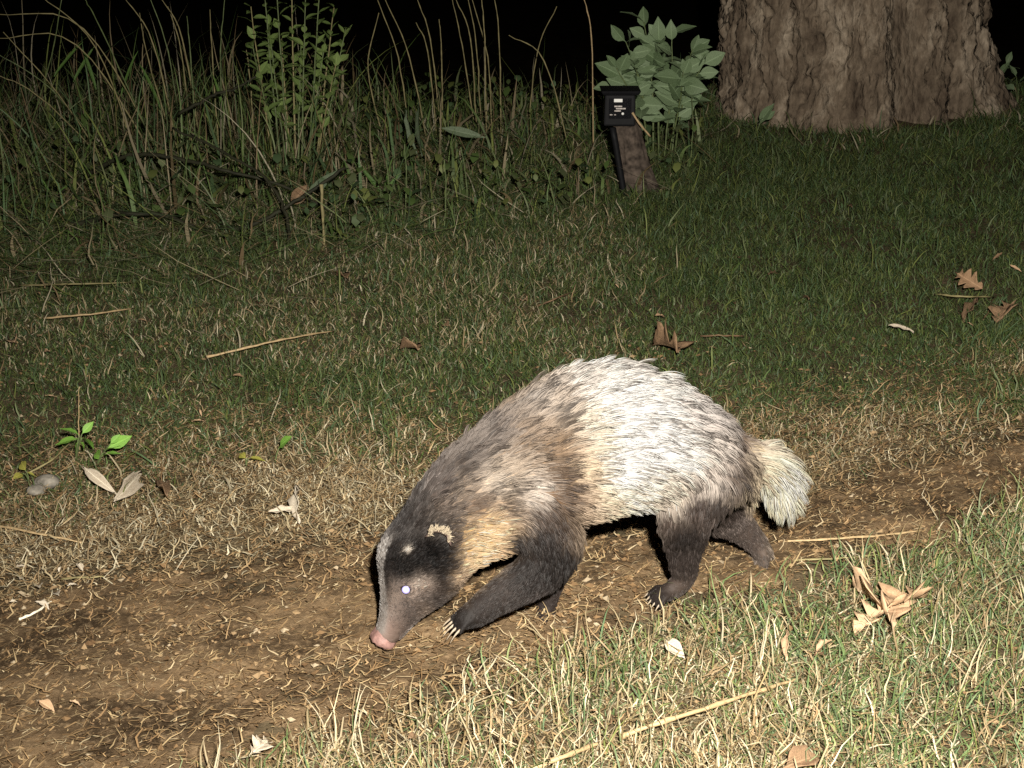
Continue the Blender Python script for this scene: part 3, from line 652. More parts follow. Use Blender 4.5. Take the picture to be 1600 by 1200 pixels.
def disc_at(name, c, nvec, ru, rv, mat, parent, dome=.3, up=np.array([0, 0, 1.0])):
    bm = bmesh.new(); nvec = nvec / np.linalg.norm(nvec); u = np.cross(up, nvec); u /= np.linalg.norm(u); v = np.cross(nvec, u)
    top = bm.verts.new(Vector(c + nvec * ru * dome)); prev = None
    for s, z in ((.55, .75 * dome), (.9, .3 * dome), (1.0, -.15), (.7, -.5)):
        ring = [bm.verts.new(Vector(c + u * ru * s * math.cos(6.283 * k / 14) + v * rv * s * math.sin(6.283 * k / 14) + nvec * ru * z)) for k in range(14)]
        for k in range(14):
            if prev is None: bm.faces.new((top, ring[k], ring[(k + 1) % 14]))
            else: bm.faces.new((prev[k], prev[(k + 1) % 14], ring[(k + 1) % 14], ring[k]))
        prev = ring
    bm.faces.new(prev[::-1]); return bm_obj(name, bm, mat, parent)
from mathutils.bvhtree import BVHTree
bvh = BVHTree.FromPolygons([Vector(v) for v in bco], [list(map(int, t)) for t in tri])
for sg in (1, -1):
    disc_at('nostril', nc + B_LAT * sg * .009 + axn * .0062, axn, .0036, .0042, M_NOSTRIL, nose, .05)
    src = BP(632, 916, .034) + B_LAT * sg * .3
    hit = bvh.ray_cast(Vector(src), Vector(-B_LAT * sg)); hp = np.array(hit[0]); hn = np.array(hit[1])
    lid = disc_at('eyelid', hp - hn * .001, hn, .0088, .0078, M_LID, badger, .35)
    eye = disc_at('eye', hp + hn * .0022, hn * .8 + np.array([0, -.25 if sg > 0 else .0, .2]), .0062, .0062, M_EYE, badger, .75)
    eye['label'] = 'small eye shining pale blue in the flash'
    # ear: short rounded cup with a pale fringe
    src = BP(684, 846, .062) + B_LAT * sg * .3 + np.array([0, 0, -.03 if sg < 0 else 0])
    hit = bvh.ray_cast(Vector(src), Vector(-B_LAT * sg)); hp = np.array(hit[0]); hn = np.array(hit[1])
    back = B_DIR * .30 + np.array([0, 0, .9]); back /= np.linalg.norm(back); upv = np.cross(back, hn); upv /= np.linalg.norm(upv)
    bm = bmesh.new(); rows = []
    for i2 in range(6):
        t = i2 / 5; row = []
        for k in range(11):
            th = math.pi * (k / 10) - math.pi / 2; rr = .017 * (1 - .15 * t)
            q = hp + upv * math.sin(th) * rr * (1 - .25 * t * t) + hn * (-.001 + .008 * t + .004 * math.cos(th)) + back * (math.cos(th) * rr * .75 + .006 * t)
            row.append(bm.verts.new(Vector(q)))
        rows.append(row)
    for r0, r1_ in zip(rows, rows[1:]):
        for k in range(10): bm.faces.new((r0[k], r0[k + 1], r1_[k + 1], r1_[k]))
    ear = bm_obj('ear', bm, M_EAR, badger); sm = ear.modifiers.new('thick', 'SOLIDIFY'); sm.thickness = .003
    # pale fringe hairs on the rim of the ear
    rim = np.array([hp + upv * math.sin(th) * .015 + hn * .009 + back * (math.cos(th) * .013 + .004) for th in np.linspace(-1.5, 1.5, 130)])
    hcv = bpy.data.hair_curves.new('ear_fringe'); hcv.add_curves([4] * 230)
    base_ = rim[np.arange(230) % 130] + rng.normal(0, .0012, (230, 3)); dr = hn * .35 + back * .8 + np.array([0, 0, -.1]) + rng.normal(0, .3, (230, 3))
    hp_ = np.stack([base_ + dr * .009 * k / 3 + grav * .003 * (k / 3) ** 2 for k in range(4)], 1)
    hcv.attributes['position'].data.foreach_set('vector', hp_.astype(np.float32).ravel())
    ra = hcv.attributes.get('radius') or hcv.attributes.new('radius', 'FLOAT', 'POINT'); ra.data.foreach_set('value', np.tile([.0005, .0005, .0004, .0001], 230).astype(np.float32))
    ca = hcv.attributes.new('Col', 'FLOAT_COLOR', 'POINT'); ca.data.foreach_set('color', np.tile([.30, .25, .18, 1], 230 * 4).astype(np.float32)); hcv.materials.append(M_FUR)
    o = bpy.data.objects.new('ear_fringe', hcv); COL.objects.link(o); o.parent = ear; o['kind'] = 'stuff'
for (tp, d, sp, nm) in TOES:
    L = .019 if 'front' in nm else .010
    bm = bmesh.new(); cen_ = []; rr = []
    dz = np.array([0, 0, -1.0]); dd = d * .9 + sp; dd /= np.linalg.norm(dd); p = tp - dd * .005 + np.array([0, 0, .002])
    for k in range(6):
        t = k / 5; cen_.append(p + dd * L * t + dz * L * .55 * t * t); rr.append(.0021 * (1 - t) ** .7 + .0003)
    sd = np.cross(dd, dz); sd /= np.linalg.norm(sd); uv_ = np.cross(sd, dd)
    low = min(c[2] for c in cen_) - .002
    if low < -.002:
        cen_ = [c + np.array([0, 0, (-.002 - low)]) * (k / 5) for k, c in enumerate(cen_)]
    add_loft(bm, cen_, [sd] * 6, [uv_] * 6, [r * .75 for r in rr], rr, 8)
    bm_obj('claw', bm, M_CLAW, badger)

# ================================================================== the big tree
def build_trunk():
    nt, nz = 420, 150; zs = np.concatenate([np.linspace(-.45, 1.0, 110), np.linspace(1.03, 3.2, 40)])
    th = np.linspace(0, 2 * np.pi, nt, endpoint=False); T, Zg = np.meshgrid(th, zs)
    # plan: -90 deg faces the camera; lobes (buttress roots) and grooves between them
    fl = np.exp(-np.clip(Zg, 0, 9) / .38); fl2 = np.exp(-np.clip(Zg, -.2, 9) / .15)
    def lobe(c, w): d = np.angle(np.exp(1j * (T - c))); return np.exp(-(d / w) ** 2)
    R = .52 + .03 * fl
    R += .19 * fl * lobe(np.radians(-8), .45) + .04 * fl2 * lobe(np.radians(-150), .35) + .07 * fl2 * lobe(np.radians(-112), .22) + .08 * fl * lobe(np.radians(-62), .16) + .1 * fl * lobe(np.radians(80), .4)
    gro = lambda c, w, d: -d * np.exp(-np.abs(np.angle(np.exp(1j * (T - c + .10 * Zg)))) / w)
    R += gro(np.radians(-68), .13, .27) + gro(np.radians(-42), .08, .07) + .09 * lobe(np.radians(-92), .2) + gro(np.radians(-128), .07, .03) + gro(np.radians(-93), .05, .022 ) + gro(np.radians(20), .1, .06) + gro(np.radians(120), .1, .07)
    u = T / (2 * np.pi) * 40
    wr = np.minimum(T, 2 * np.pi - T)
    rough = fbm(u * 1.6 + Zg * 1.5, Zg * 9, 201, 4) - .5
    ridge = np.abs(fbm(u * 3.0 + 2 * fbm(u, Zg * 4, 205, 2), Zg * 16, 203, 3) - .5)
    fine = fbm(u * 6, Zg * 42, 207, 2) - .5
    seam = sstep(0, .25, wr)
    R += (rough * .085 - ridge * .06 + fine * .034) * (.25 + .75 * seam)
    R *= 1 - .03 * np.clip(Zg - .6, 0, 9)
    cx = TRUNK_C[0] - .06 * np.clip(Zg, 0, 9); cy = TRUNK_C[1] + 0 * Zg
    V = np.stack([cx + R * np.cos(T), cy + R * np.sin(T), Zg], -1).reshape(-1, 3)
    i, j = np.meshgrid(np.arange(nt), np.arange(nz - 1)); a = (j * nt + i).ravel(); b = (j * nt + (i + 1) % nt).ravel()
    return V, np.stack([a, b, b + nt, a + nt], -1)
def mat_bark():
    m, nt, p, out = mat_new('bark'); N = nt.nodes.new; L = nt.links.new
    tc = N('ShaderNodeTexCoord'); mp = N('ShaderNodeMapping'); mp.inputs['Scale'].default_value = (1, 1, .45); L(tc.outputs['Object'], mp.inputs['Vector'])
    n1 = N('ShaderNodeTexNoise'); n1.inputs['Scale'].default_value = 7; n1.inputs['Detail'].default_value = 9; n1.inputs['Roughness'].default_value = .7; L(mp.outputs[0], n1.inputs['Vector'])
    n2 = N('ShaderNodeTexVoronoi'); n2.inputs['Scale'].default_value = 38; L(mp.outputs[0], n2.inputs['Vector'])
    n3 = N('ShaderNodeTexNoise'); n3.inputs['Scale'].default_value = 60; n3.inputs['Detail'].default_value = 6; L(mp.outputs[0], n3.inputs['Vector'])
    r = N('ShaderNodeValToRGB'); e = r.color_ramp.elements; e[0].position = .32; e[0].color = (.055, .038, .026, 1); e[1].position = .68; e[1].color = (.40, .33, .25, 1)
    k = e.new(.5); k.color = (.17, .13, .092, 1); L(n1.outputs['Fac'], r.inputs[0])
    mx = N('ShaderNodeMix'); mx.data_type = 'RGBA'; mx.blend_type = 'OVERLAY'; mx.inputs[0].default_value = .55; L(r.outputs[0], mx.inputs[6]); L(n3.outputs['Fac'], mx.inputs[7]); L(mx.outputs[2], p.inputs['Base Color'])
    p.inputs['Roughness'].default_value = .9; p.inputs['Specular IOR Level'].default_value = .2
    ad = N('ShaderNodeMath'); ad.operation = 'ADD'; L(n2.outputs['Distance'], ad.inputs[0]); L(n3.outputs['Fac'], ad.inputs[1])
    b = N('ShaderNodeBump'); b.inputs['Strength'].default_value = .8; b.inputs['Distance'].default_value = .015; L(ad.outputs[0], b.inputs['Height']); L(b.outputs[0], p.inputs['Normal'])
    return m
M_BARK = mat_bark()
tree = empty('tree', (TRUNK_C[0], TRUNK_C[1], float(height(*TRUNK_C))), 'massive fluted tree trunk with rough grey-brown bark beside the lawn', 'tree')
V, Q = build_trunk(); link('trunk', fast_mesh('trunk', V, Q), M_BARK, tree)

# ================================================================== stems, leaves
def tube(path, r0, r1, sides=6, nodes=0, sub=5, wob=0.0, seed=0):
    rg = np.random.default_rng(seed); P = catmull(path, sub) if len(path) > 2 else np.array([np.array(path[0]) + (np.array(path[1]) - np.array(path[0])) * t for t in np.linspace(0, 1, 8)])
    if wob: P[1:-1] += rg.normal(0, wob, P[1:-1].shape)
    n = len(P); tan = np.gradient(P, axis=0); tan /= np.linalg.norm(tan, axis=1)[:, None]
    ref = np.array([.31, .2, .93]) if abs(tan[0][2]) < .9 else np.array([1., 0, 0])
    u = ref - tan * (tan @ ref)[:, None]; u /= np.linalg.norm(u, axis=1)[:, None]; v = np.cross(tan, u)
    r = np.linspace(r0, r1, n) * (1 + rg.uniform(-.1, .1, n))
    if nodes: r = r * (1 + .45 * (np.arange(n) % max(2, n // (nodes + 1)) == 0))
    V = np.concatenate([[P[i] + r[i] * (u[i] * math.cos(6.283 * k / sides) + v[i] * math.sin(6.283 * k / sides)) for k in range(sides)] for i in range(n)])
    F = [[i * sides + k, i * sides + (k + 1) % sides, (i + 1) * sides + (k + 1) % sides, (i + 1) * sides + k] for i in range(n - 1) for k in range(sides)]
    V = np.vstack([V, P[0], P[-1]]); c0, c1 = len(V) - 2, len(V) - 1
    me = bpy.data.meshes.new('stem')
    F += [[c0, (k + 1) % sides, k] for k in range(sides)] + [[c1, (n - 1) * sides + k, (n - 1) * sides + (k + 1) % sides] for k in range(sides)]
    me.from_pydata(V.tolist(), [], F); me.polygons.foreach_set('use_smooth', [True] * len(me.polygons)); me.update(); return me
def leaf_mesh(name, outline, fold=.25, droop=.25, curl=0.0, wave=0.0, seed=0, cross=3):
    """leaf of unit length along x: half widths by position, folded along the midrib, drooping at the tip"""
    rg = random.Random(seed); V, A, F = [], [], []
    n = len(outline)
    for x, w in outline:
        for c in range(-cross, cross + 1):
            s = c / cross; yy = s * w
            z = abs(s) * w * fold - droop * x * x + curl * (abs(s) ** 2) * w + wave * math.sin(x * 17 + s * 3 + seed) * abs(s)
            V.append((x, yy, z)); A.append(abs(s))
    k = 2 * cross + 1
    for i in range(n - 1):
        for c in range(k - 1): F.append((i * k + c, (i + 1) * k + c, (i + 1) * k + c + 1, i * k + c + 1))
    me = bpy.data.meshes.new(name); me.from_pydata(V, [], F); me.polygons.foreach_set('use_smooth', [True] * len(F)); me.update()
    at = me.attributes.new('across', 'FLOAT', 'POINT'); at.data.foreach_set('value', A); return me
BROAD = [(0, .012), (.08, .015), (.14, .06), (.25, .20), (.4, .29), (.55, .30), (.7, .24), (.85, .13), (.95, .05), (1, .002)]
OVATE = [(0, .012), (.05, .015), (.12, .05), (.25, .17), (.4, .235), (.55, .235), (.7, .18), (.85, .09), (.95, .03), (1, .002)]
LANCE = [(0, .01), (.06, .02), (.2, .07), (.4, .10), (.6, .095), (.8, .055), (.93, .02), (1, .002)]
NARROW = [(0, .015), (.15, .05), (.4, .075), (.7, .05), (1, .003)]
STRAP = [(0, .012), (.1, .028), (.3, .04), (.6, .04), (.85, .022), (1, .002)]
OAK = [(0, .008), (.10, .012), (.16, .10), (.22, .17), (.27, .10), (.33, .06), (.40, .22), (.46, .30), (.51, .18), (.56, .08), (.64, .24), (.70, .29), (.75, .15), (.80, .07), (.87, .15), (.93, .12), (1, .005)]
def put_leaf(me, mat, base, direction, size, parent=None, name='leaf', roll=0.0, face=None):
    if len(me.materials) and me.materials[0] != mat:
        key = me.name.split('.')[0] + '_' + mat.name + '_' + me.name[-3:]; m2 = bpy.data.meshes.get(key)
        if m2 is None: m2 = me.copy(); m2.name = key; m2.materials.clear(); m2.materials.append(mat)
        me = m2
    o = bpy.data.objects.new(name, me); COL.objects.link(o)
    if len(me.materials) == 0: me.materials.append(mat)
    d = Vector(direction).normalized(); q = d.to_track_quat('X', 'Z')
    if face is not None:
        zc = (Vector(face) - d * d.dot(Vector(face))).normalized(); yc = zc.cross(d)
        q = Matrix((d, yc, zc)).transposed().to_quaternion()
    M = Matrix.Translation(Vector(base)) @ q.to_matrix().to_4x4() @ Matrix.Rotation(roll, 4, 'X') @ Matrix.Diagonal((size, size, size, 1))
    if parent is not None:
        o.parent = parent; o.matrix_parent_inverse = Matrix.Translation(-Vector(parent.location))
    o.matrix_basis = M
    return o
M_SHRUB = mat_leaf('shrub_leaf', (.20, .27, .15), (.10, .155, .07), .5, .35, .15)
M_WEED = mat_leaf('weed_leaf', (.23, .31, .10), (.11, .18, .05), .5, .3, .25)
M_SEED = mat_leaf('seedling_leaf', (.22, .42, .07), (.13, .28, .05), .45, .35, .25)
M_GREYLEAF = mat_leaf('grey_green_leaf', (.15, .19, .12), (.07, .10, .05), .55, .3, .1)
M_DEAD = mat_leaf('dead_leaf', (.58, .40, .25), (.36, .23, .13), .7, .2, .12)
M_DEADBROWN = mat_leaf('brown_leaf', (.30, .19, .11), (.15, .095, .055), .75, .2, .1)
M_PALE = mat_leaf('bleached_leaf', (.62, .55, .44), (.42, .35, .26), .7, .2, .12)
M_YELLOW = mat_leaf('yellow_leaf', (.40, .38, .08), (.24, .24, .05), .6, .3, .2)
M_GREENBLADE = mat_leaf('green_blade', (.12, .22, .05), (.06, .12, .03), .5, .35, .2)

rs = random.Random(5)
# broad-leaved shrub by the trunk -----------------------------------------------------
SHY = 5.30
shrub = empty('leafy_shrub', (at_depth(1045, 232, SHY)[0], SHY, float(height(.6, SHY))), 'leafy shrub with broad matt green leaves between the sensor box and the trunk', 'shrub')
sl = [leaf_mesh('shrub_leaf', BROAD, .22, d, 0, .015, k) for k, d in enumerate((.15, .3, .45, .05))]
base_y = float(height(.65, SHY))
stem_tops = [(1018, 28), (1042, 52), (1062, 48), (1095, 70), (990, 60), (975, 100), (1080, 105), (1110, 95), (1005, 95), (965, 118)]
for k, (px, py) in enumerate(stem_tops):
    yy = SHY + rs.uniform(-.12, .12); top = at_depth(px - 12, py + 6, yy); bx = at_depth(1030 + (px - 1040) * .35, 225, SHY)[0]
    b = np.array([bx, SHY + rs.uniform(-.04, .04), base_y - .02]); mid = (b + top) / 2 + np.array([rs.uniform(-.02, .02), 0, .04])
    link('stem', tube([b, mid, top], .0045, .0018, 5, 0, 5, .001, k), M_STEMGREEN, shrub)
    pts = catmull(np.array([b, mid, top]), 8)
    for q in range(5, len(pts)):
        for sd in (0, 1):
            if rs.random() < .3: continue
            az = q * 1.57 + sd * math.pi + rs.uniform(-.5, .5); up = rs.uniform(-.1, .7) + .5 * (q > len(pts) - 3)
            d = (math.cos(az), math.sin(az) * .8 - .25, up); size = rs.uniform(.065, .108) * (1.0 if q < len(pts) - 2 else .85)
            put_leaf(sl[rs.randrange(4)], M_SHRUB, pts[q], (d[0], d[1] * .5, d[2]), size, shrub, roll=rs.uniform(-.9, .9), face=(rs.uniform(-.6, .6), -.65, .75))
# tall feathery weed on the left ------------------------------------------------------------
TWY = 4.95
tall = empty('tall_weed', (at_depth(462, 262, TWY)[0], TWY, float(height(-.75, TWY))), 'tall upright weed clump covered in small pale green leaves', 'weed')
wl = [leaf_mesh('weed_leaf', OVATE[1:], .2, d, 0, .01, k, cross=2) for k, d in enumerate((.2, .5, .0))]
for k, (px, py, bx) in enumerate([(392, 10, 430), (412, -30, 440), (432, -25, 452), (455, -40, 462), (478, -30, 470), (500, -20, 480), (522, 12, 490), (540, 45, 492), (508, 60, 478), (440, 60, 455), (420, 40, 450), (470, 70, 465), (525, 100, 488), (395, 70, 440)]):
    yy = TWY + rs.uniform(-.12, .12); top = at_depth(px, py, yy); b = at_depth(bx, 262, TWY); b[2] = float(height(b[0], TWY)) - .02
    mid = (b + top) / 2 + np.array([(bx - px) * -.00012, 0, .03]); link('stem', tube([b, mid, top], .0042, .0016, 5, 0, 5, .0012, k + 30), M_STEMGREEN if k % 3 else M_STEMTAN, tall)
    pts = catmull(np.array([b, mid, top]), 14)
    for q in range(9, len(pts)):
        for sd in range(1):
            az = q * 2.4 + k + sd * 2.5; d = (math.cos(az), math.sin(az), rs.uniform(-.1, 1.2))
            put_leaf(wl[rs.randrange(3)], M_WEED, pts[q], (d[0], d[1], d[2] + .3), rs.uniform(.036, .060), tall, roll=rs.uniform(-.6, .6))
# pale blade leaves drawn out of the tussocks: single, countable ones ------------------------------
def single_leaf(name, me, mat, p0, p1, label, cat='leaf', group=None, roll=0.0):
    p0 = np.array(p0); p1 = np.array(p1); o = put_leaf(me, mat, p0, p1 - p0, float(np.linalg.norm(p1 - p0)), None, name, roll)
    return tag(o, label, cat, group)
lance = leaf_mesh('lance', LANCE, .35, .05, 0, .01, 3); strap_l = leaf_mesh('strap', STRAP, .35, .18, 0, .01, 4)
single_leaf('lance_leaf', lance, M_GREYLEAF, at_depth(690, 200, 5.0), at_depth(758, 214, 4.95), 'long pointed green leaf lying level across the tall grass', roll=1.1)
single_leaf('folded_leaf', leaf_mesh('fold', LANCE, .8, .1, 0, .02, 6), M_GREYLEAF, at_depth(655, 160, 4.9), at_depth(652, 244, 4.85), 'grey-green folded leaf hanging point down in the dark grass', roll=1.3)
single_leaf('folded_leaf', leaf_mesh('fold2', LANCE, .6, .1, 0, .02, 7), M_GREYLEAF, at_depth(634, 172, 4.92), at_depth(648, 244, 4.87), 'dull broad leaf tucked behind the grey-green folded leaf', roll=1.5)
single_leaf('withered_leaf', leaf_mesh('w1', OVATE, .3, .2, 0, .04, 8), M_DEADBROWN, at_depth(452, 322, 4.35), at_depth(482, 288, 4.4), 'withered brown leaf standing among the arching dark stems', roll=1.2)
single_leaf('withered_leaf', leaf_mesh('w2', LANCE, .4, -.1, 0, .03, 9), M_GREYLEAF, at_depth(478, 302, 4.38), at_depth(534, 266, 4.4), 'long greyish withered leaf beside the upright tan stalk', roll=1.1)
for k, (a, b, yy) in enumerate([((85, 120, ), (120, 62), 5.2), ((115, 128), (142, 70), 5.25), ((150, 140), (132, 72), 5.2), ((190, 150), (205, 78), 5.2), ((250, 170), (225, 95), 5.15), ((565, 330), (540, 245), 4.6), ((600, 318), (605, 245), 4.65), ((575, 335), (620, 270), 4.6), ((95, 345), (70, 275), 4.5), ((60, 330), (100, 285), 4.5), ((350, 180), (338, 112), 5.1), ((610, 320), (560, 250), 4.62)]):
    single_leaf('grass_blade', strap_l, M_GREENBLADE, at_depth(*a, yy), at_depth(*b, yy), 'broad bright green grass blade standing out of the tangled undergrowth', 'grass blade', 'broad green grass blades in the undergrowth', roll=.9 + .3 * (k % 3))

# dry upright stems, each one a thing ------------------------------------------------------------
def stem(name, pix, Yd, r0, r1, mat, label, cat='stem', group=None, nodes=3, seed=0, foot=True):
    r0, r1 = r0 * .62, r1 * .6
    P = [at_depth(px, py, Yd if np.isscalar(Yd) else Yd[i]) for i, (px, py) in enumerate(pix)]
    if foot: g = P[0]; P[0] = np.array([g[0], g[1], float(height(g[0], g[1])) - .02])
    me = tube([tuple(p) for p in P], r0, r1, 6, nodes, 6, .0008, seed)
    return tag(link(name, me, mat), label, cat, group)
GRP = 'dry stems standing against the dark behind the grass'
for k, (b, m, t) in enumerate([((668, 200), (640, 90), (598, -10)), ((690, 150), (672, 60), (648, -10)), ((745, 160), (735, 60), (708, -10)), ((752, 170), (744, 70), (730, -10)), ((760, 150), (757, 60), (752, -10)),
                               ((783, 150), (780, 60), (772, -10)), ((768, 140), (762, 90), (735, -10)), ((742, 150), (722, 70), (706, -5)), ((600, 165), (575, 110), (592, 20)), ((682, 140), (668, 80), (650, 35)), ((690, 140), (690, 80), (686, 30)), ((825, 130), (840, 80), (870, 10)), ((640, 130), (622, 90), (590, 0))]):
    stem('dry_grass_culm', [b, m, t], 5.5 + .12 * (k % 4), .0042, .0022, M_STEMTAN, 'thin tan dry stem standing upright against the black background', 'stem', GRP, 5, k)
GRP = 'pale stems leaning left over the tall grass'
for k, (b, m, t) in enumerate([((165, 195), (90, 145), (5, 50)), ((180, 205), (80, 140), (-10, 80)), ((175, 225), (60, 150), (-10, 115)), ((215, 195), (150, 75), (60, -10)), ((250, 180), (160, 50), (130, -5)), ((255, 140), (130, 45), (-10, 22)), ((240, 110), (120, 70), (-10, 60)), ((20, 230), (75, 110), (98, -10))]):
    stem('leaning_grass_culm', [b, m, t], [5.1, 5.0, 4.95], .0040, .0018, M_STEMGREEN if k % 3 == 1 else M_STEMTAN, ('green grass culm bent over above the tangled grass' if k % 3 == 1 else 'pale tan grass culm bent over above the tangled grass'), 'stem', GRP + (', green' if k % 3 == 1 else ', tan'), 4, k + 20)
GRP = 'upright green reed stems in the grass clump'
for k, (b, m, t) in enumerate([((275, 165), (240, 70), (190, -10)), ((285, 165), (262, 80), (232, -10)), ((295, 160), (283, 80), (262, 10)), ((300, 165), (298, 90), (292, 25)), ((335, 150), (332, 90), (328, 15)), ((340, 150), (345, 80), (352, -10)), ((395, 205), (392, 140), (384, 68)), ((450, 210), (460, 130), (465, 92)), ((270, 175), (232, 95), (218, 20)), ((345, 215), (343, 160), (342, 128)), ((310, 160), (285, 60), (250, -5))]):
    stem('reed', [b, m, t], 5.15 + .1 * (k % 3), .0045, .0018, M_STEMGREEN if k % 2 else M_STEMTAN, ('slender green reed rising upright from the grass clump' if k % 2 else 'slender tan reed rising upright from the grass clump'), 'reed', GRP + (', green' if k % 2 else ', tan'), 4, k + 40)
stem('dry_stalk', [(507, 450), (506, 370), (502, 288)], 4.05, .0035, .007, M_STEMTAN, 'single upright tan stalk at the front of the undergrowth', seed=61)
stem('thin_stalk', [(930, 130), (924, 60), (911, -10)], 5.4, .0042, .0028, M_STRAW, 'straight pale stalk rising behind the black sensor box', seed=62)
stem('bent_stalk', [(895, 150), (850, 95), (795, 55)], 5.3, .004, .002, M_STEMTAN, 'bent tan stalk leaning away from the black sensor box', seed=63)
stem('thin_stalk', [(122, 690), (123, 650), (124, 604)], ground(122, 700)[1], .0018, .001, M_STRAW, 'short upright straw behind the bright green seedling', nodes=0, seed=64)
for k, (b, t) in enumerate([((694, 350), (694, 250)), ((632, 340), (632, 225)), ((608, 345), (603, 250)), ((730, 320), (720, 230)), ((785, 300), (762, 215)), ((870, 330), (842, 240)), ((1078, 255), (1081, 150)), ((1290, 255), (1310, 210)), ((690, 315), (722, 250))]):
    stem('green_stem', [b, ((b[0] + t[0]) / 2 + 3, (b[1] + t[1]) / 2), t], ground(b[0], b[1])[1], .0035, .0022, M_STEMGREEN, 'short green grass stem standing at the lawn edge', 'stem', 'green grass stems along the lawn edge', 2, 70 + k)
# arching dark bramble stems -----------------------------------------------------------------
def arch(pix, Yd, r, label, seed):
    P = [at_depth(px, py, Yd[i]) for i, (px, py) in enumerate(pix)]
    for i in (0, -1): P[i][2] = max(float(height(P[i][0], P[i][1])) - .02, P[i][2]) if P[i][2] > .15 else float(height(P[i][0], P[i][1])) - .01
    tag(link('bramble_stem', tube(P, r * 1.35, r * .8, 7, 0, 8, .002, seed), M_VINE), label, 'bramble')
arch([(20, 395), (105, 352), (190, 334), (265, 340), (330, 366), (372, 392)], [4.3, 4.25, 4.2, 4.2, 4.15, 4.1], .0065, 'long dark bramble stem arching low over the left undergrowth', 81)
arch([(345, 318), (350, 355), (395, 352), (470, 310), (540, 262)], [4.3, 4.2, 4.2, 4.25, 4.3], .0065, 'dark bramble stem curving up behind the withered brown leaf', 82)
arch([(60, 255), (190, 246), (280, 248), (345, 265), (440, 290), (540, 325)], [4.6, 4.5, 4.45, 4.4, 4.4, 4.4], .0055, 'thin dark bramble stem sagging across the middle of the tall grass', 83)
arch([(400, 450), (440, 405), (450, 350), (420, 285), (345, 235), (270, 200)], [3.95, 4.0, 4.1, 4.2, 4.3, 4.4], .0045, 'dark bramble stem rising from the lawn edge into the grass', 84)
arch([(520, 468), (552, 428), (610, 385), (650, 340)], [3.78, 3.9, 4.1, 4.3], .0045, 'short dark bramble stem reaching out onto the lawn', 85)
arch([(280, 178), (330, 150), (365, 140), (400, 120)], [4.8, 4.8, 4.8, 4.8], .0045, 'crooked bare twig crossing the reed stems', 86)
# straws and twigs lying on the ground ---------------------------------------------------------------
def lying(name, pix, r, mat, label, lift=.022, cat='straw', nodes=3, seed=0, sides=6):
    P = []; r = r * .68; lift = lift * .75
    for i, (px, py) in enumerate(pix):
        g = ground(px, py); z = g[2] + lift * (.25 if i in (0, len(pix) - 1) else 1.0); P.append(tuple(G0(px, py, z)))
    tag(link(name, tube(P, r, r * .7, sides, nodes, 5, .0006, seed), mat), label, cat)
lying('straw_stalk', [(322, 558), (400, 540), (460, 527), (522, 517)], .0038, M_STRAW, 'pale straw stalk lying on the dark lawn', .03, seed=91)
lying('straw_stalk', [(68, 497), (140, 491), (205, 482)], .0035, M_STRAW, 'straw lying at the shaded lawn edge below the brambles', .03, seed=92)
lying('straw_stalk', [(30, 446), (120, 444), (205, 441)], .0032, M_STEMTAN, 'straw tucked under the front of the bramble stems', .035, seed=93)
lying('straw_stalk', [(1216, 846), (1300, 842), (1380, 836), (1442, 829)], .0030, M_STRAW, 'straight straw lying on the track behind the hind paws', .008, seed=94)
lying('straw_stalk', [(1240, 876), (1320, 872), (1385, 865)], .0022, M_STEMTAN, 'thin straw on the track below the straight straw', .008, seed=95)
lying('stalk_strip', [(968, 1152), (1060, 1120), (1160, 1088), (1252, 1058)], .0048, M_STRAW, 'broad orange-tan stalk lying across the near grass', .03, seed=96)
lying('stalk_strip', [(820, 1206), (880, 1182), (945, 1158)], .0048, M_STRAW, 'broken tan stalk end beside the broad orange-tan stalk', .03, seed=97)
lying('straw_stalk', [(-10, 820), (60, 834), (128, 848)], .0030, M_STRAW, 'straw slanting over the ground below the seedlings', .012, seed=98)
lying('straw_stalk', [(30, 968), (58, 955), (84, 936)], .0028, M_PALE, 'short bleached straw splinter on the bare ground', .008, seed=99)
lying('straw_stalk', [(96, 905), (130, 902), (162, 901)], .0024, M_STEMTAN, 'straw among the grey dead leaves beside the track', .008, seed=100)
lying('twig', [(40, 742), (90, 712), (128, 668)], .0024, M_STEMTAN, 'thin twig leaning against the bright green seedling', .02, 'twig', seed=101)
lying('twig', [(1462, 460), (1505, 463), (1552, 464)], .0034, M_STEMTAN, 'tan twig lying between two dry leaves on the lawn', .03, 'twig', seed=102)
lying('twig', [(1552, 464), (1545, 485), (1536, 500)], .0026, M_TWIG, 'short twig end beside the curled brown leaf on the lawn', .02, 'twig', seed=103)
lying('twig', [(840, 478), (870, 466), (896, 456)], .003, M_TWIG, 'short brown twig on the middle of the lawn', .025, 'twig', seed=104)
lying('twig', [(500, 640), (530, 600), (548, 575)], .0022, M_STEMTAN, 'curved dry stem poking out of the middle lawn', .03, 'twig', seed=105)
lying('twig', [(500, 740), (530, 706), (556, 668)], .002, M_STEMTAN, 'thin dry twig at the bleached grass patch', .02, 'twig', seed=106)
lying('twig', [(1095, 525), (1130, 524), (1162, 525)], .003, M_TWIG, 'small dark twig lying behind the badger', .02, 'twig', seed=107)
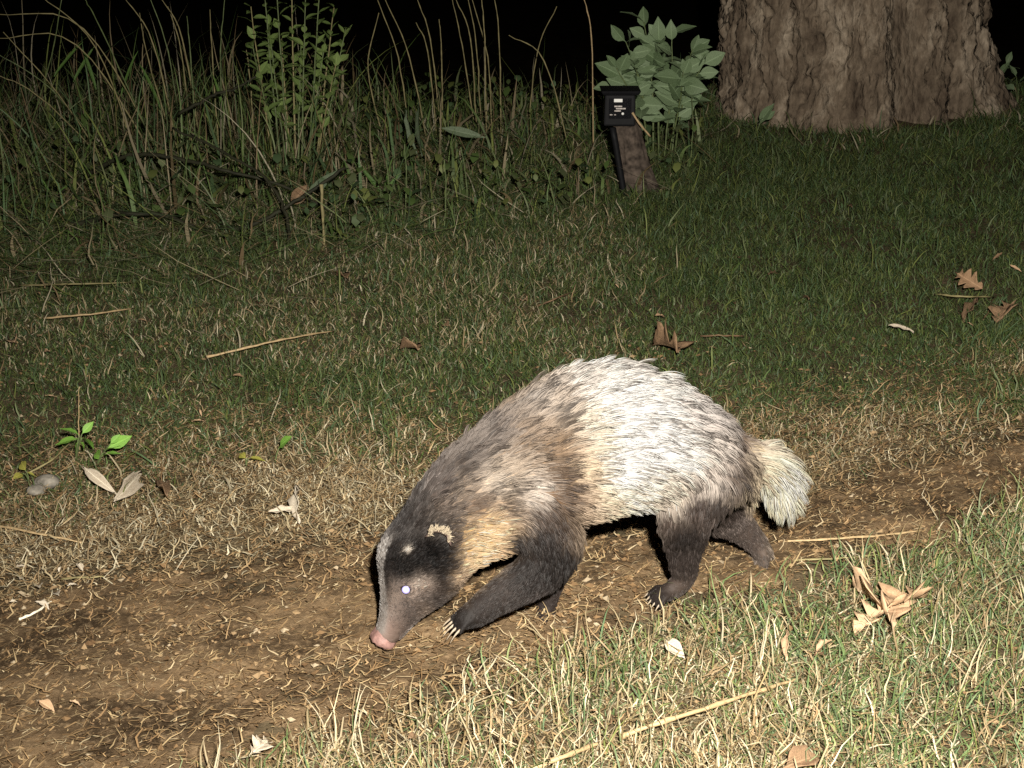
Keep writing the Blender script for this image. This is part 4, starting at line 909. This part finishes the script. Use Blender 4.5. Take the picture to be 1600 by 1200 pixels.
# dead leaves -----------------------------------------------------------------------------------------
def dead(pa, pb, mat, label, outline=OAK, fold=.35, droop=.15, lift=.03, roll=.0, wave=.05, seed=0, group=None, curl=.35):
    g0 = ground(*pa); g1 = ground(*pb); a = G0(*pa, g0[2] + lift); b = G0(*pb, g1[2] + lift * .7)
    me = leaf_mesh('dead_leaf', outline, fold, droop, curl, wave, seed)
    o = single_leaf('dead_leaf', me, mat, a, b, label, 'leaf', group, roll); sm = o.modifiers.new('thick', 'SOLIDIFY'); sm.thickness = .012; return o
dead((1400, 975), (1350, 900), M_DEAD, 'pale curled oak leaf topmost in the cluster on the near grass', roll=.5, seed=1, lift=.04)
dead((1385, 950), (1440, 915), M_DEAD, 'peach-coloured lobed leaf pointing at the track in the near cluster', roll=-.3, seed=2, lift=.045)
dead((1395, 945), (1335, 978), M_DEAD, 'crumpled pale leaf underneath the near leaf cluster', roll=.2, seed=3, lift=.03)
dead((1300, 1000), (1272, 1016), M_DEAD, 'small curled pale leaf beside the near leaf cluster', roll=.6, seed=4, lift=.03, outline=OVATE, fold=.7)
dead((1232, 985), (1222, 1025), M_DEAD, 'narrow tan leaf upright in the near grass', outline=LANCE, roll=.8, seed=5, lift=.035)
dead((1492, 425), (1532, 448), M_DEADBROWN, 'round-lobed tan leaf standing on the far lawn', roll=.9, seed=6, lift=.05)
dead((1582, 474), (1556, 494), M_DEADBROWN, 'curled brown leaf behind the tan twig on the lawn', roll=.2, seed=7, lift=.04)
dead((1528, 468), (1500, 492), M_DEADBROWN, 'dark shrivelled leaf in front of the tan twig', outline=LANCE, roll=.4, seed=17, lift=.03)
dead((1062, 548), (1030, 525), M_DEADBROWN, 'curled brown leaf just behind the badger back', roll=.7, seed=8, lift=.045, fold=.6)
dead((1388, 508), (1430, 514), M_PALE, 'bleached leaf fragment in the middle of the far lawn', outline=LANCE, roll=.3, seed=9, lift=.03)
dead((420, 800), (470, 790), M_PALE, 'whitish torn leaf in the bleached patch of dry grass', outline=LANCE, roll=.5, seed=10, lift=.025)
dead((465, 760), (455, 810), M_PALE, 'pale split leaf crossing the whitish torn leaf', outline=LANCE, roll=.9, seed=11, lift=.03)
dead((130, 730), (175, 765), M_PALE, 'long pale blade leaf in front of the seedlings', outline=LANCE, roll=.6, seed=12, lift=.03)
dead((180, 782), (232, 730), M_PALE, 'pale pointed leaf raised off the dry grass', outline=LANCE, roll=1.0, seed=13, lift=.03)
dead((262, 772), (248, 740), M_DEADBROWN, 'russet broken leaf in the dry grass beside the track', outline=LANCE, roll=.3, seed=14, lift=.03)
dead((390, 1180), (422, 1152), M_PALE, 'small white torn leaf lying on the bare track', outline=OAK, roll=.4, seed=15, lift=.02)
dead((60, 1095), (85, 1108), M_DEAD, 'small orange-tan leaf scrap on the bare track', outline=OVATE, roll=.2, seed=16, lift=.012)
dead((1225, 1200), (1285, 1172), M_DEADBROWN, 'broad dull leaf sunk in the near grass', outline=OVATE, roll=.3, seed=18, lift=.02)
dead((1040, 1000), (1068, 1025), M_PALE, 'grey-white broad leaf half hidden in the near grass', outline=OVATE, roll=.5, seed=19, lift=.02)
dead((870, 870), (895, 862), M_DEADBROWN, 'tiny red-brown leaf scrap behind the front paw', outline=OVATE, roll=.5, seed=20, lift=.014)
dead((655, 545), (628, 535), M_DEADBROWN, 'small russet leaf on the middle lawn', outline=OVATE, roll=.5, seed=21, lift=.03)
for k, (px, py) in enumerate([(70, 892), (105, 915), (62, 918), (92, 930), (30, 905), (55, 940), (15, 940), (95, 885), (120, 880), (40, 885)]):
    dead((px, py), (px + rs.uniform(-24, 24), py + rs.uniform(-10, 16)), M_GREYDEAD if 'M_GREYDEAD' in globals() else M_PALE, 'flat grey dead leaf scrap at the left edge of the track', outline=OVATE, roll=rs.uniform(-.4, .4), seed=30 + k, lift=.012, group='grey dead leaf scraps beside the track')
for k in range(84):
    px, py = rs.uniform(20, 1590), rs.uniform(300, 1180); g = ground(px, py)
    if float(path_mask(g[0], g[1])) > .3 and k % 3: continue
    if (560 < px < 1290 and 560 < py < 1020) or (px < 520 and py < 440): continue
    dead((px, py), (px + rs.uniform(-20, 20), py + rs.uniform(-10, 10)), M_DEADBROWN if k % 2 else M_DEAD, ('small %s %s dry leaf scrap caught in the grass' % ('pointed' if k % 3 else 'rounded', 'brown' if k % 2 else 'tan')), outline=LANCE if k % 3 else OVATE, roll=rs.uniform(-.6, .6), seed=50 + k, lift=.018, group='%s %s dry leaf scraps in the grass' % ('pointed' if k % 3 else 'rounded', 'brown' if k % 2 else 'tan'))
# green seedlings --------------------------------------------------------------------------------------
sd_l = [leaf_mesh('seedling_leaf', OVATE, .2, d, 0, .02, k) for k, d in enumerate((.2, .4))]
def seedling(px, py, leaves, label, mat=None, h=.05):
    g = ground(px, py); e = empty('seedling', g, label, 'seedling')
    for k, (lx, ly, ex, ey) in enumerate(leaves):
        a = at_depth(lx, ly, g[1] - .005 * k); b = at_depth(ex, ey, g[1] - .02 + .012 * (k % 3))
        link('stem', tube([tuple(g), tuple((g + a) / 2 + np.array([0, 0, .004])), tuple(a)], .0016, .001, 5, 0, 3), M_STEMGREEN, e)
        d = b - a; put_leaf(sd_l[k % 2], mat or M_SEED, a, d, float(np.linalg.norm(d)), e, roll=(-1) ** k * .5 + .5)
seedling(118, 722, [(122, 685, 85, 690), (124, 680, 100, 662), (128, 678, 146, 658), (122, 690, 112, 705), (126, 690, 136, 703), (128, 684, 150, 690)], 'bright green seedling with rounded leaves beside the thin twig')
seedling(152, 728, [(155, 718, 148, 700), (160, 708, 180, 688), (168, 700, 205, 680), (160, 712, 182, 700), (172, 694, 188, 678)], 'bright green seedling with jagged upright leaves next to the rounded one')
seedling(430, 722, [(436, 700, 450, 680)], 'tiny single-leaf green sprout at the dry grass patch')
seedling(385, 728, [(384, 716, 372, 706), (388, 716, 412, 712)], 'low yellow-green sprout left of the single-leaf sprout', M_YELLOW)
seedling(45, 750, [(40, 735, 30, 718), (42, 738, 55, 740), (36, 740, 22, 745)], 'yellowing seedling next to the two grey stones', M_YELLOW)
seedling(1180, 215, [(1186, 195, 1205, 160), (1180, 198, 1190, 178), (1190, 188, 1212, 172), (1176, 200, 1165, 190)], 'dark green sapling shoot in front of the trunk base', M_SHRUB)
seedling(1195, 222, [(1194, 212, 1200, 200), (1190, 214, 1178, 212)], 'small two-leaf weed at the foot of the trunk', M_SHRUB)
seedling(1560, 160, [(1560, 120, 1575, 95), (1566, 110, 1590, 98), (1562, 130, 1545, 118), (1570, 122, 1598, 130), (1572, 100, 1582, 80)], 'sparse leafy shoot beyond the flared right root', M_SHRUB)
seedling(1590, 165, [(1586, 140, 1570, 130), (1592, 130, 1605, 112), (1588, 120, 1580, 100)], 'thin leafy shoot growing beside the sparse one', M_SHRUB)
# stones -----------------------------------------------------------------------------------------------
M_STONE = mat_plain('stone_grey', (.17, .155, .13), .9, .15, .45, 70, .8)
def stone(px, py, r, label, seed):
    g = ground(px, py); bm = bmesh.new(); bmesh.ops.create_icosphere(bm, subdivisions=3, radius=1.0); rg = np.random.default_rng(seed); o = rg.uniform(0, 50, 3)
    for v in bm.verts:
        n = .75 + .5 * float(fbm(v.co.x * 1.3 + o[0] + v.co.z, v.co.y * 1.3 + o[1] - v.co.z * .7, seed, 3)); v.co = Vector((v.co.x * r * n * 1.25 + g[0], v.co.y * r * n + g[1], v.co.z * r * n * .72 + g[2] + r * .35))
    me = bpy.data.meshes.new('stone'); bm.to_mesh(me); bm.free()
    for p in me.polygons: p.use_smooth = True
    tag(link('stone', me, M_STONE), label, 'stone')
stone(75, 757, .018, 'larger rounded grey stone below the green seedlings', 3)
stone(56, 770, .014, 'smaller grey stone touching the larger stone', 4)

# ================================================================== sensor box, black rod and the old post
M_BLACK = mat_plain('black_plastic', (.006, .006, .007), .6, .15, .2, 80)
M_GLASSBLK = mat_plain('black_window', (.006, .006, .008), .12, .6, .1, 30)
M_LABEL = mat_plain('white_label', (.75, .75, .72), .5, .3, .05, 30)
M_LABELG = mat_plain('grey_print', (.42, .38, .35), .5, .3, .35, 150)
M_POST = mat_plain('old_wood', (.075, .058, .046), .9, .15, .75, 45, 1.0)
def box_bm(bm, c, s, bev=.003, taper=0.0):
    r = bmesh.ops.create_cube(bm, size=1.0)
    for v in r['verts']:
        k = 1 + taper * (v.co.z); v.co = Vector((v.co.x * s[0] * k + c[0], v.co.y * s[1] * k + c[1], v.co.z * s[2] + c[2]))
    if bev: bmesh.ops.bevel(bm, geom=list({e for v in r['verts'] for e in v.link_edges}), offset=bev, segments=2, affect='EDGES', profile=.6)
PB = ground(990, 296); PY = PB[1]
def bx_at(px, py): return at_depth(px, py, PY)
top = bx_at(965, 135); bot = bx_at(965, 192); bh = top[2] - bot[2]; bw_ = bx_at(992, 160)[0] - bx_at(944, 160)[0]
cz = (top[2] + bot[2]) / 2; cxb = bx_at(967, 163)[0]; yb = PY - .02
sb = empty('sensor_box', (cxb, yb, cz - bh / 2), 'black plastic sensor box with white label marks on the old wooden post', 'sensor')
bm = bmesh.new(); box_bm(bm, (cxb, yb, cz - bh * .06), (bw_, .075, bh * .88), .006, -.05); bm_obj('housing', bm, M_BLACK, sb, False)
bm = bmesh.new(); box_bm(bm, (cxb, yb - .012, cz + bh * .43), (bw_ * 1.22, .11, bh * .12), .004, .12); bm_obj('hood', bm, M_BLACK, sb, False)
fy = yb - .0375
bm = bmesh.new(); box_bm(bm, (cxb, fy - .001, cz - .002), (bw_ * .72, .004, bh * .55), .0015); pan = bm_obj('front_window', bm, M_GLASSBLK, sb, False)
k_ = 1 / (FPX / (PY * math.cos(PITCH) + (HC - cz) * math.sin(PITCH)))
def mark(px, py, w, h, mat, nm):
    bm = bmesh.new(); box_bm(bm, (bx_at(px, py)[0], fy - .0045, bx_at(px, py)[2]), (w * k_, .002, h * k_), .0004); bm_obj(nm, bm, mat, sb, False)
mark(964, 152, 13, 5, M_LABEL, 'white_label')
mark(964, 161, 12, 2.2, M_LABELG, 'print_line'); mark(968, 164.5, 15, 2.2, M_LABELG, 'print_line'); mark(963, 168, 10, 2.0, M_LABELG, 'print_line')
mark(953, 174, 4, 1.6, M_LABELG, 'print_line'); mark(959, 174, 3, 1.6, M_LABELG, 'print_line')
disc_at('indicator', np.array([bx_at(971, 172.5)[0], fy - .0035, bx_at(971, 172.5)[2]]), np.array([0, -1.0, 0]), .0046, .0046, M_LABEL, sb, .4)
s0 = bx_at(956, 195); s1 = bx_at(976, 296); s1[2] = float(height(s1[0], PY)) - .03
bm = bmesh.new(); dd = (s1 - s0); n_ = 6
add_loft(bm, [s0 + dd * k / n_ + np.array([0, -.045, 0]) for k in range(n_ + 1)], [np.array([1., 0, 0])] * (n_ + 1), [np.array([0, 1., 0])] * (n_ + 1), [.011] * (n_ + 1), [.009] * (n_ + 1), 8)
bm_obj('mounting_stake', bm, M_BLACK, sb)  # slim black rod along the left of the post
# post: a short weathered trunk section, leaning, with bark furrows and a split top
bm = bmesh.new(); ring = []; NT, NZ = 40, 26
pt = bx_at(978, 186); pb = bx_at(1000, 300); pb[2] = float(height(pb[0], PY)) - .04; pt[1] = PY + .03; pb[1] = PY + .03
for z in range(NZ):
    t = z / (NZ - 1); c = pb + (pt - pb) * t; row = []
    for k in range(NT):
        th = 6.28318 * k / NT; n = float(fbm(math.cos(th) * 3 + 9, math.sin(th) * 3 + t * 3.5, 301, 3)) - .5; fu = abs(math.sin(th * 5.5 + 3 * n + t * 2))
        r = (.050 + .030 * (1 - t) ** 2) * (1 + n * .5 - .12 * fu)
        row.append(bm.verts.new(Vector((c[0] + r * math.cos(th), c[1] + r * .9 * math.sin(th), c[2] + (.018 * n * 2 if z == NZ - 1 else 0)))))
    ring.append(row)
for r0, r1_ in zip(ring, ring[1:]):
    for k in range(NT): bm.faces.new((r0[k], r0[(k + 1) % NT], r1_[(k + 1) % NT], r1_[k]))
bm.faces.new(ring[-1])
po = bm_obj('old_post', bm, M_POST, None); tag(po, 'weathered brown wooden stump post under the black sensor box', 'post')
P = [at_depth(988, 176, PY - .06), at_depth(1000, 194, PY - .07), at_depth(1016, 213, PY - .06)]
tag(link('peeled_stick', tube([tuple(p) for p in P], .0045, .003, 6, 0, 5), M_STRAW), 'short pale peeled stick sticking out beside the sensor box', 'stick')
